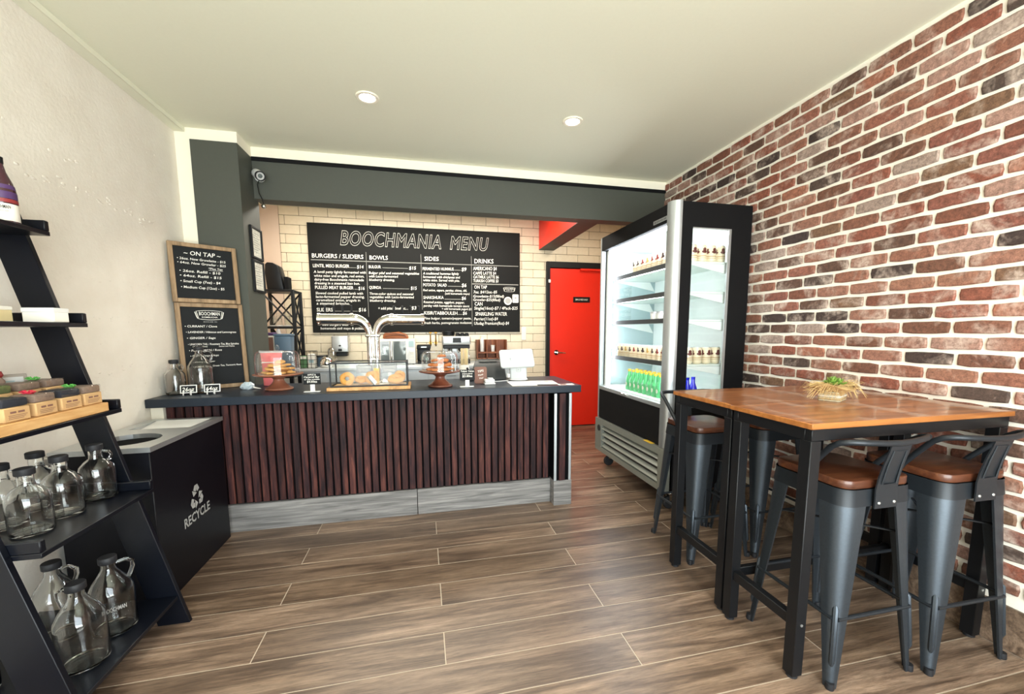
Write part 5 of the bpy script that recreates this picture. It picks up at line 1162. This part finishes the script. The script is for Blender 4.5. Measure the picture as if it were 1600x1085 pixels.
gg = MB(); gg.box((1.598, FY0, 0.402), (1.668, FY1+0.01, 0.450)).box((1.598, FY0, 0.185), (1.668, FY0+0.065, 0.402)).box((1.598, FY1-0.12, 0.185), (1.668, FY1+0.01, 0.402)); gg.build('grille_frame', M['grille'], gp, world=True, smooth=False)
MB().box((1.650, FY0+0.065, 0.185), (1.667, FY1-0.12, 0.402)).build('grille_backing', M['black_matte'], gp, world=True)
for k in range(4):
    z = 0.200+0.0545*k
    MB().add([(1.602, FY0+0.066, z), (1.602, FY1-0.121, z), (1.645, FY1-0.121, z+0.034), (1.645, FY0+0.066, z+0.034), (1.606, FY0+0.066, z-0.006), (1.606, FY1-0.121, z-0.006), (1.649, FY1-0.121, z+0.028), (1.649, FY0+0.066, z+0.028)],
        [(0, 1, 2, 3), (7, 6, 5, 4), (0, 4, 5, 1), (1, 5, 6, 2), (2, 6, 7, 3), (3, 7, 4, 0)]).build('grille_slat', M['grille'], gp, world=True, smooth=False)
MB().cyl((1.5985, FY1-0.075, 0.365), (1.594, FY1-0.075, 0.365), 0.030, n=20).build('round_badge', M['printer'], gp, world=True)
MB().box((1.596, FY0+0.16, 0.452), (1.64, FY0+0.26, 0.456)).build('warning_label', M['yellow'], gp, world=True)
for x, y in ((1.70, FY0+0.05), (1.70, FY1-0.10), (2.12, FY0+0.08), (2.12, FY1-0.08)):
    c = MB().cyl((x, y, FZ0), (x, y, 0.115), 0.014).box((x-0.018, y-0.022, 0.110), (x+0.018, y-0.018, 0.045+0.02)).box((x-0.018, y+0.018, 0.065), (x+0.018, y+0.022, 0.110)).box((x-0.02, y-0.022, 0.108), (x+0.02, y+0.022, 0.116)).build('caster', M['chrome'], FR, world=True)
    MB().lathe([(0, -0.016), (0.040, -0.016), (0.046, -0.010), (0.046, 0.010), (0.040, 0.016), (0, 0.016)], 22, tr(x-0.01, y, 0.047) @ rot('X', PI/2)).build('wheel', M['rubber'], c, world=True)
# shelves
SH = (1.735, 1.535, 1.345, 1.035)
for z in SH:
    s = bk('shelf_board', (1.715, FY0+0.035, z-0.014), (2.15, FY1-0.035, z), 'fridge_pale', bevel=0.002)
    bk('price_rail', (1.702, FY0+0.105, z-0.022), (1.714, FY1-0.105, z+0.012), 'printer', s)
    bk('led_strip', (1.722, FY0+0.12, z-0.019), (1.740, FY1-0.12, z-0.0145), 'led', s)
    for y in (FY0+0.034, FY1-0.04):
        m = MB(); m.add([(1.73, y, z-0.016), (2.10, y, z-0.016), (2.15, y, z-0.10), (2.15, y+0.005, z-0.10), (2.10, y+0.005, z-0.016), (1.73, y+0.005, z-0.016)], [(0, 1, 2), (3, 4, 5), (0, 5, 4, 1), (1, 4, 3, 2), (2, 3, 5, 0)])
        m.build('bracket', M['fridge_in'], s, world=True)
    MB().box((1.705, FY1-0.42, z+0.013), (1.708, FY1-0.06, z+0.10)).build('divider', M['pane'], s, world=True)
light('fridge_lamp', 'AREA', (1.80, 3.02, 1.98), 9.0, (0.95, 0.98, 1.0), 0.9, 0.12, (0, 0, PI/2)).parent = None

def can(emb, r=0.033, h=0.118):
    t = thing('drink_can', 'x', 'can', (0, 0, 0))
    MB().lathe([(0, 0.002), (0.024, 0.0), (0.030, 0.006), (r, 0.012), (r, h-0.014), (r*0.86, h-0.003)], 22).build('body', M['copper_can'], t)
    MB().lathe([(r*0.86, h-0.003), (r*0.84, h), (r*0.78, h-0.003), (0, h-0.003)], 22).build('lid', M['alu'], t)
    m = MB()
    for A0 in (PI, PI*1.5):       # emblem patch on two sides: head and shoulders shape
        for (cz, hz, wa) in ((h*0.73, 0.012, 0.36), (h*0.60, 0.010, 0.58)):
            n = 6; vs = []
            for i in range(-n, n+1):
                q = A0+wa*i/n; hh_ = hz*math.sqrt(max(0.02, 1-(i/n)**2))
                vs += [((r+0.0007)*math.cos(q), (r+0.0007)*math.sin(q), cz-hh_), ((r+0.0007)*math.cos(q), (r+0.0007)*math.sin(q), cz+hh_)]
            m.add(vs, [(2*i, 2*i+2, 2*i+3, 2*i+1) for i in range(2*n)])
    m.build('emblem', M[emb], t, smooth=False)
    b = MB(); n = 22
    for z0, z1 in ((h*0.34, h*0.385), (h*0.24, h*0.265)): b.lathe([(r+0.0004, z0), (r+0.0004, z1)], n)
    b.build('print_band', M['kraft'], t); return t
protos = {e: can(e) for e in ('emblem', 'emblem_dark', 'emblem_red', 'emblem_tan')}; pk = {e: children(p) for e, p in protos.items()}; first = {e: True for e in protos}
def put_can(e, x, y, z, label, grp):
    if first[e]:
        first[e] = False; o = protos[e]; o.location = (x, y, z); o['label'] = label; o['group'] = grp
    else: copy_tree(protos[e], (x, y, z), random.uniform(-0.12, 0.12), label, grp, pk[e])
G1 = 'cans on the top fridge shelf'; G4 = 'cans on the fourth fridge shelf'
seq = ['emblem', 'emblem', 'emblem_dark', 'emblem_dark', 'emblem_red', 'emblem_red', 'emblem_tan', 'emblem_red', 'emblem_dark', 'emblem_dark']
ORD = ('first', 'second', 'third', 'fourth', 'fifth', 'sixth', 'seventh', 'eighth', 'ninth', 'tenth', 'eleventh', 'twelfth')
EM = {'emblem': 'red-brown', 'emblem_dark': 'dark', 'emblem_red': 'red', 'emblem_tan': 'tan'}
for k in range(8): e = seq[2+k % 8]; put_can(e, 1.752, 2.675+0.071*k, SH[0]+0.0005, f'{EM[e]} emblem can, {ORD[k+1]} from the near end of the top fridge shelf front row', G1)
for k in range(4): put_can('emblem', 1.825+0.0745*k, 2.555, SH[0]+0.0005, f'top shelf can behind the fridge side window, {ORD[k]} from the steel post', G1)
put_can('emblem', 1.752, 2.60, SH[0]+0.0005, 'red-brown emblem can at the near end of the top fridge shelf front row', G1)
for k in range(6):
    for x in (1.83,): put_can('emblem_dark', x, 2.66+0.071*k, SH[0]+0.0005, f'second-row can on the top fridge shelf, {ORD[k]} from the near end', G1)
for k in range(12): e = ('emblem_dark', 'emblem_dark', 'emblem_red', 'emblem_dark', 'emblem_tan')[k % 5]; put_can(e, 1.752, 2.63+0.071*k, SH[3]+0.0005, f'{EM[e]} emblem can, {ORD[k]} from the near end of the fourth fridge shelf front row', G4)
for k in range(4): put_can('emblem', 1.825+0.0745*k, 2.555, SH[3]+0.0005, f'fourth shelf can behind the fridge side window, {ORD[k]} from the steel post', G4)
for k in range(5): put_can('emblem', 1.83, 2.63+0.071*k, SH[3]+0.0005, f'second-row can on the fourth fridge shelf, {ORD[k]} from the near end', G4)
put_can('emblem_tan', 1.752, 2.64, SH[2]+0.0005, 'lone cream can with tan emblem on the third fridge shelf', 'containers on the third fridge shelf')
for k in range(2):
    t = thing('yogurt_pot', 'white pot with grey lid on the third fridge shelf, %s the tan can' % ('next to' if k == 0 else 'one place past'), 'pot', (1.758, 2.80+0.085*k, SH[2]+0.0005), 0, 'containers on the third fridge shelf')
    MB().lathe([(0, 0), (0.028, 0), (0.034, 0.06), (0, 0.06)], 20).build('body', M['white'], t); MB().lathe([(0.036, 0.056), (0.036, 0.068), (0, 0.069)], 20).build('lid', M['alu'], t)
def bottle(name, m, capm, lab):
    t = thing(name, 'x', 'bottle', (0, 0, 0))
    MB().lathe([(0, 0), (0.028, 0), (0.031, 0.005), (0.031, 0.075), (0.026, 0.100), (0.014, 0.135), (0.012, 0.165), (0, 0.165)], 20).build('body', M[m], t)
    MB().lathe([(0.0135, 0.158), (0.0145, 0.176), (0, 0.177)], 14).build('cap', M[capm], t)
    m_ = MB(); n = 10
    for A0 in (PI, PI*1.5):
        vs = []
        for i in range(n): a = 2*PI*i/n; q = A0+0.42*math.cos(a); vs.append((0.0316*math.cos(q), 0.0316*math.sin(q), 0.05+0.017*math.sin(a)))
        m_.add(vs, [tuple(range(n))])
    m_.build('label', M[lab], t, smooth=False); return t
gb = bottle('green_bottle', 'green_glass', 'yellow', 'paper'); gk = children(gb); i = 0
for row, x in enumerate((1.735, 1.805)):
    for k in range(8):
        lab = f"green bottle in the {('front', 'second')[row]} row on the fridge floor, {ORD[k]} from the near end"
        p = (x, 2.735+0.068*k, 0.7655); grp = 'green bottles on the fridge floor'
        if i == 0: gb.location = p; gb['label'] = lab; gb['group'] = grp
        else: copy_tree(gb, p, 0, lab, grp, gk)
        i += 1
bb = bottle('blue_bottle', 'blue_glass', 'blue_glass', 'paper'); bk_ = children(bb); bb.location = (1.808, 2.52, 0.7655); bb['label'] = 'cobalt blue bottle by the fridge side window, nearer the front'; bb['group'] = 'blue bottles on the fridge floor'
copy_tree(bb, (1.873, 2.545, 0.7655), 0.2, 'cobalt blue bottle by the fridge side window, behind its twin', 'blue bottles on the fridge floor', bk_)

# ================================================================ BAR TABLES
def bar_table(label, x0, x1, y0, y1, z, rails):
    t = thing('bar_table', label, 'table', (round((x0+x1)/2, 4), round((y0+y1)/2, 4), 0), 0, 'narrow bar tables pushed together')
    W = dict(world=True)
    MB().box((x0, y0, z-0.021), (x1, y1, z-0.0012)).build('tabletop', M['edge_wood'], t, bevel=0.002, **W)
    MB().box((x0+0.002, y0+0.002, z-0.0011), (x1-0.002, y1-0.002, z)).build('veneer', M['table_wood'], t, **W)
    a, b, c, d = x0+0.012, x1-0.008, y0+0.010, y1-0.008; s = 0.044; zt = z-0.022
    MB().box((a, c, zt-0.042), (b, c+0.026, zt)).build('rail', M['black'], t, bevel=0.0015, **W); MB().box((a, d-0.026, zt-0.042), (b, d, zt)).build('rail', M['black'], t, bevel=0.0015, **W)
    MB().box((a, c+0.0265, zt-0.042), (a+0.026, d-0.0265, zt)).build('rail', M['black'], t, bevel=0.0015, **W); MB().box((b-0.026, c+0.0265, zt-0.042), (b, d-0.0265, zt)).build('rail', M['black'], t, bevel=0.0015, **W)
    for x in (a, b-s):
        for y in (c, d-s):
            g_ = MB().box((x, y, 0.012), (x+s, y+s, zt-0.0425)).build('leg', M['black'], t, bevel=0.002, **W)
            MB().cyl((x+s/2, y+s/2, 0.0), (x+s/2, y+s/2, 0.0125), 0.019, n=14).build('foot_pad', M['rubber'], g_, **W)
            MB().cyl((x+s/2, y-0.0002, 0.215), (x+s/2, y-0.003, 0.215), 0.005, n=8).build('bolt', M['steel'], g_, **W)
    for x in (a+0.007, b-s+0.007): MB().box((x, c+s, 0.195), (x+0.030, d-s, 0.235)).build('stretcher', M['black'], t, bevel=0.0015, **W)
    if rails: MB().box((a+s, d-0.030, 0.195), (b-s, d-0.006, 0.235)).build('stretcher', M['black'], t, bevel=0.0015, **W)
bar_table('nearer narrow bar table with a reddish wooden top and black legs', 1.264, 2.226, 1.088, 1.4664, 0.958, True)
bar_table('farther narrow bar table, between the nearer table and the fridge', 1.272, 2.226, 1.4672, 1.885, 0.958, False)

# planter centrepiece
t = thing('succulent_planter', 'small succulent in a burlap-wrapped pot on the bar tables', 'planter', (1.785, 1.455, 0.9588), math.radians(25))
MB().prism(rrect(-0.055, 0.055, -0.04, 0.04, 0.012), 0, 0.042).build('pot', plain('stitched_fabric', '#b9ad8e', 0.9, var=0.3, scale=120, bump=0.5), t)
for z in (0.010, 0.022, 0.034): MB().tube([(x*1.01, y*1.02, z) for x, y in rrect(-0.055, 0.055, -0.04, 0.04, 0.012, 3)], 0.0022, 5, closed=True).build('trim_band', M['paper'] if z == 0.022 else M['burlap'], t)
rp = random.Random(6); vs = []; n = 22
for k, (R, z) in enumerate(((0.050, 0.036), (0.070, 0.052), (0.092, 0.066), (0.080, 0.072), (0.045, 0.066))):
    vs += [((R*(1.25 if True else 1)+rp.uniform(-0.012, 0.012))*math.cos(2*PI*i/n), (R*0.9+rp.uniform(-0.012, 0.012))*math.sin(2*PI*i/n), z+rp.uniform(-0.010, 0.012)) for i in range(n)]
MB().add(vs, [(q*n+i, q*n+(i+1) % n, (q+1)*n+(i+1) % n, (q+1)*n+i) for q in range(4) for i in range(n)]+[tuple(range(4*n, 5*n))]).build('burlap_wrap', M['burlap'], t)
fb = MB()
for i in range(240):
    a = rp.uniform(0, 2*PI); a = a if rp.random() < 0.45 else rp.choice((rp.gauss(-0.5, 0.35), rp.gauss(PI-0.3, 0.4))); r0 = rp.uniform(0.05, 0.085); r1 = r0+rp.uniform(0.02, 0.075); z = rp.uniform(0.045, 0.075)
    fb.tube([(r0*math.cos(a), r0*math.sin(a)*0.8, z), ((r0+r1)/2*math.cos(a+0.1), (r0+r1)/2*math.sin(a+0.1)*0.8, z+rp.uniform(-0.005, 0.02)), (r1*math.cos(a), r1*math.sin(a)*0.8, z+rp.uniform(-0.045, 0.022))], 0.0007, 3)
tag(fb.build('raffia_fibre', M['straw'], t), kind='stuff')
lf = MB().add([(0, -0.003, 0), (0.012, -0.009, 0.003), (0.028, -0.007, 0.006), (0.042, 0, 0.010), (0.028, 0.007, 0.006), (0.012, 0.009, 0.003), (0, 0.003, 0), (0.020, 0, 0.011), (0.018, 0, -0.002)], [(0, 1, 7), (1, 2, 7), (2, 3, 7), (3, 4, 7), (4, 5, 7), (5, 6, 7), (6, 0, 7), (1, 0, 8), (2, 1, 8), (3, 2, 8), (4, 3, 8), (5, 4, 8), (6, 5, 8), (0, 6, 8)]).mesh('leaf', M['leaf'])
for cx, cy, sc_ in ((-0.022, 0.0, 1.0), (0.024, 0.005, 0.95), (0.0, -0.02, 0.85)):
    for ring, (cnt, tilt) in enumerate(((8, 0.25), (6, 0.7), (4, 1.1))):
        for i in range(cnt):
            o = link('leaf', lf, t, (cx, cy, 0.068+0.004*ring)); o.rotation_euler = (0, -tilt-rp.uniform(-.1, .1), 2*PI*i/cnt+ring*0.4); o.scale = (sc_*(1-0.12*ring),)*3

# ================================================================ STOOLS  (local: backrest towards -y)
def stool():
    t = thing('bar_stool', 'x', 'stool', (0, 0, 0))
    sz = 0.717
    MB().prism(rrect(-0.153, 0.153, -0.153, 0.153, 0.045, 6), sz+0.0005, sz+0.031).build('seat', M['seat_wood'], t, bevel=0.004, seg=2)
    # pressed steel seat pan
    o = rrect(-0.158, 0.158, -0.158, 0.158, 0.05, 6); n = len(o); vs = []
    for k, (q, z) in enumerate(((1.0, sz), (1.0, sz-0.012), (1.03, sz-0.060), (0.99, sz-0.060), (0.96, sz-0.012), (0.95, sz-0.004))): vs += [(x*q, y*q, z) for x, y in o]
    MB().add(vs, [(q*n+i, q*n+(i+1) % n, (q+1)*n+(i+1) % n, (q+1)*n+i) for q in range(5) for i in range(n)]+[tuple(range(5*n, 6*n))]).build('seat_pan', M['dark_gunmetal'], t)
    zs = [0.0, 0.02, 0.05, 0.15, 0.30, 0.45, 0.60, 0.664]
    for sx, sy in ((1, 1), (1, -1), (-1, -1), (-1, 1)):
        vs = []; m = 0
        for z in zs:
            f = z/0.655; c = 0.191+(0.162-0.191)*f                   # corner of the leg at this height
            wl_ = 0.010+0.026*f  # flange length
            r = 0.018+0.040*f; th = 0.007
            outer = [(c-wl_-r, c)]+arc(c-r, c-r, r, PI/2, 0, 5)+[(c, c-wl_-r)]
            inner = [(c-th, c-wl_-r)]+arc(c-r, c-r, r-th*0.9 if r > th else 0.002, 0, PI/2, 5)+[(c-wl_-r, c-th)]
            ring = outer+inner; m = len(ring); vs += [(x*sx, y*sy, z) for x, y in ring]
        fs = [(q*m+i, q*m+(i+1) % m, (q+1)*m+(i+1) % m, (q+1)*m+i) for q in range(len(zs)-1) for i in range(m)]+[tuple(range(m)), tuple(range((len(zs)-1)*m, len(zs)*m))]
        g_ = MB().add(vs, fs).build('leg', M['gunmetal'], t)
        pts = []
        for z in (0.075, 0.10, 0.20, 0.29, 0.305):
            c = 0.193+(0.162-0.193)*z/0.655-0.30*(0.018+0.040*z/0.655)+(-0.0015 if 0.08 < z < 0.30 else -0.007); pts.append((c*sx, c*sy, z))
        MB().tube(pts, [0.005, 0.0095, 0.0095, 0.0095, 0.005], 8).build('rib', M['gunmetal'], g_)
        c = 0.188
        MB().lathe([(0, 0), (0.0135, 0), (0.0145, 0.004), (0.013, 0.024), (0, 0.024)], 14, tr((c-0.004)*sx, (c-0.004)*sy, 0)).build('foot_cap', M['rubber'], g_)
    c = 0.178
    for a, b in (((-c, -c), (c, -c)), ((c, -c), (c, c)), ((c, c), (-c, c)), ((-c, c), (-c, -c))):
        k = 0.93; MB().tube([(a[0]*k, a[1]*0.985, 0.255), (b[0]*k, b[1]*0.985, 0.255)] if a[1] == b[1] else [(a[0]*0.985, a[1]*k, 0.255), (b[0]*0.985, b[1]*k, 0.255)], 0.0075, 8).build('stretcher', M['dark_gunmetal'], t)
    MB().tube([(-0.135, -0.135, 0.52), (0.135, 0.135, 0.52)], 0.005, 6).tube([(0.135, -0.135, 0.528), (-0.135, 0.135, 0.528)], 0.005, 6).cyl((0, 0, 0.508), (0, 0, 0.540), 0.010).build('cross_brace', M['black'], t)
    # low tubular back
    pts = [(-0.163, 0.010, 0.676), (-0.163, 0.005, 0.715), (-0.168, -0.020, 0.755), (-0.178, -0.075, 0.822), (-0.184, -0.115, 0.868), (-0.184, -0.145, 0.888), (-0.170, -0.172, 0.896), (-0.130, -0.190, 0.896), (-0.06, -0.202, 0.893), (0, -0.206, 0.892)]
    pts = pts+[(-x, y, z) for x, y, z in reversed(pts[:-1])]
    MB().tube(pts, 0.0105, 10).build('back_rail', M['dark_gunmetal'], t, ang=60)
    vs = []; rows = [(0.652, -0.172, 0.050), (0.690, -0.172, 0.050), (0.720, -0.170, 0.048), (0.760, -0.174, 0.046), (0.810, -0.184, 0.045), (0.860, -0.197, 0.044), (0.888, -0.203, 0.044)]
    for z, y, w in rows: vs += [(-w, y, z), (w, y, z), (w, y-0.005, z), (-w, y-0.005, z)]
    fs = [(4*q+i, 4*q+(i+1) % 4, 4*q+4+(i+1) % 4, 4*q+4+i) for q in range(len(rows)-1) for i in range(4)]+[(0, 1, 2, 3), (27, 26, 25, 24)]
    b_ = MB().add(vs, fs).build('back_plate', M['dark_gunmetal'], t, ang=30)
    MB().tube([(-0.030, -0.1795, 0.740), (0.030, -0.1795, 0.740), (0.030, -0.1905, 0.810), (0.028, -0.2025, 0.865), (-0.028, -0.2025, 0.865), (-0.030, -0.1905, 0.810)], 0.0035, 6, closed=True).build('embossed_frame', M['dark_gunmetal'], b_)
    for s in (-0.034, 0.034): MB().ball((s, -0.178, 0.672), (0.006, 0.004, 0.006), 10, 6).build('bolt', M['steel'], b_)
    for s in (-1, 1): MB().ball((s*0.165, 0.0, 0.678), (0.005, 0.006, 0.006), 10, 6).build('bolt', M['steel'], t)
    return t
s0 = stool(); sk = children(s0)
for i, (x, y, rz, lab) in enumerate(((1.563, 1.226, math.radians(0), 'bar stool with backrest at the near table, nearest the open floor'), (1.983, 1.190, math.radians(-1), 'bar stool with backrest at the near table, closest to the bricks'),
        (1.5765, 2.030, PI, 'bar stool pulled up to the far table beside the fridge grille'), (1.9745, 2.012, PI, 'bar stool at the far table between fridge and brick wall'))):
    if i == 0: s0.location = (x, y, 0); s0.rotation_euler = (0, 0, rz); s0['label'] = lab; s0['group'] = 'gunmetal bar stools round the tables'
    else: copy_tree(s0, (x, y, 0), rz, lab, 'gunmetal bar stools round the tables', sk)

bake_texts()
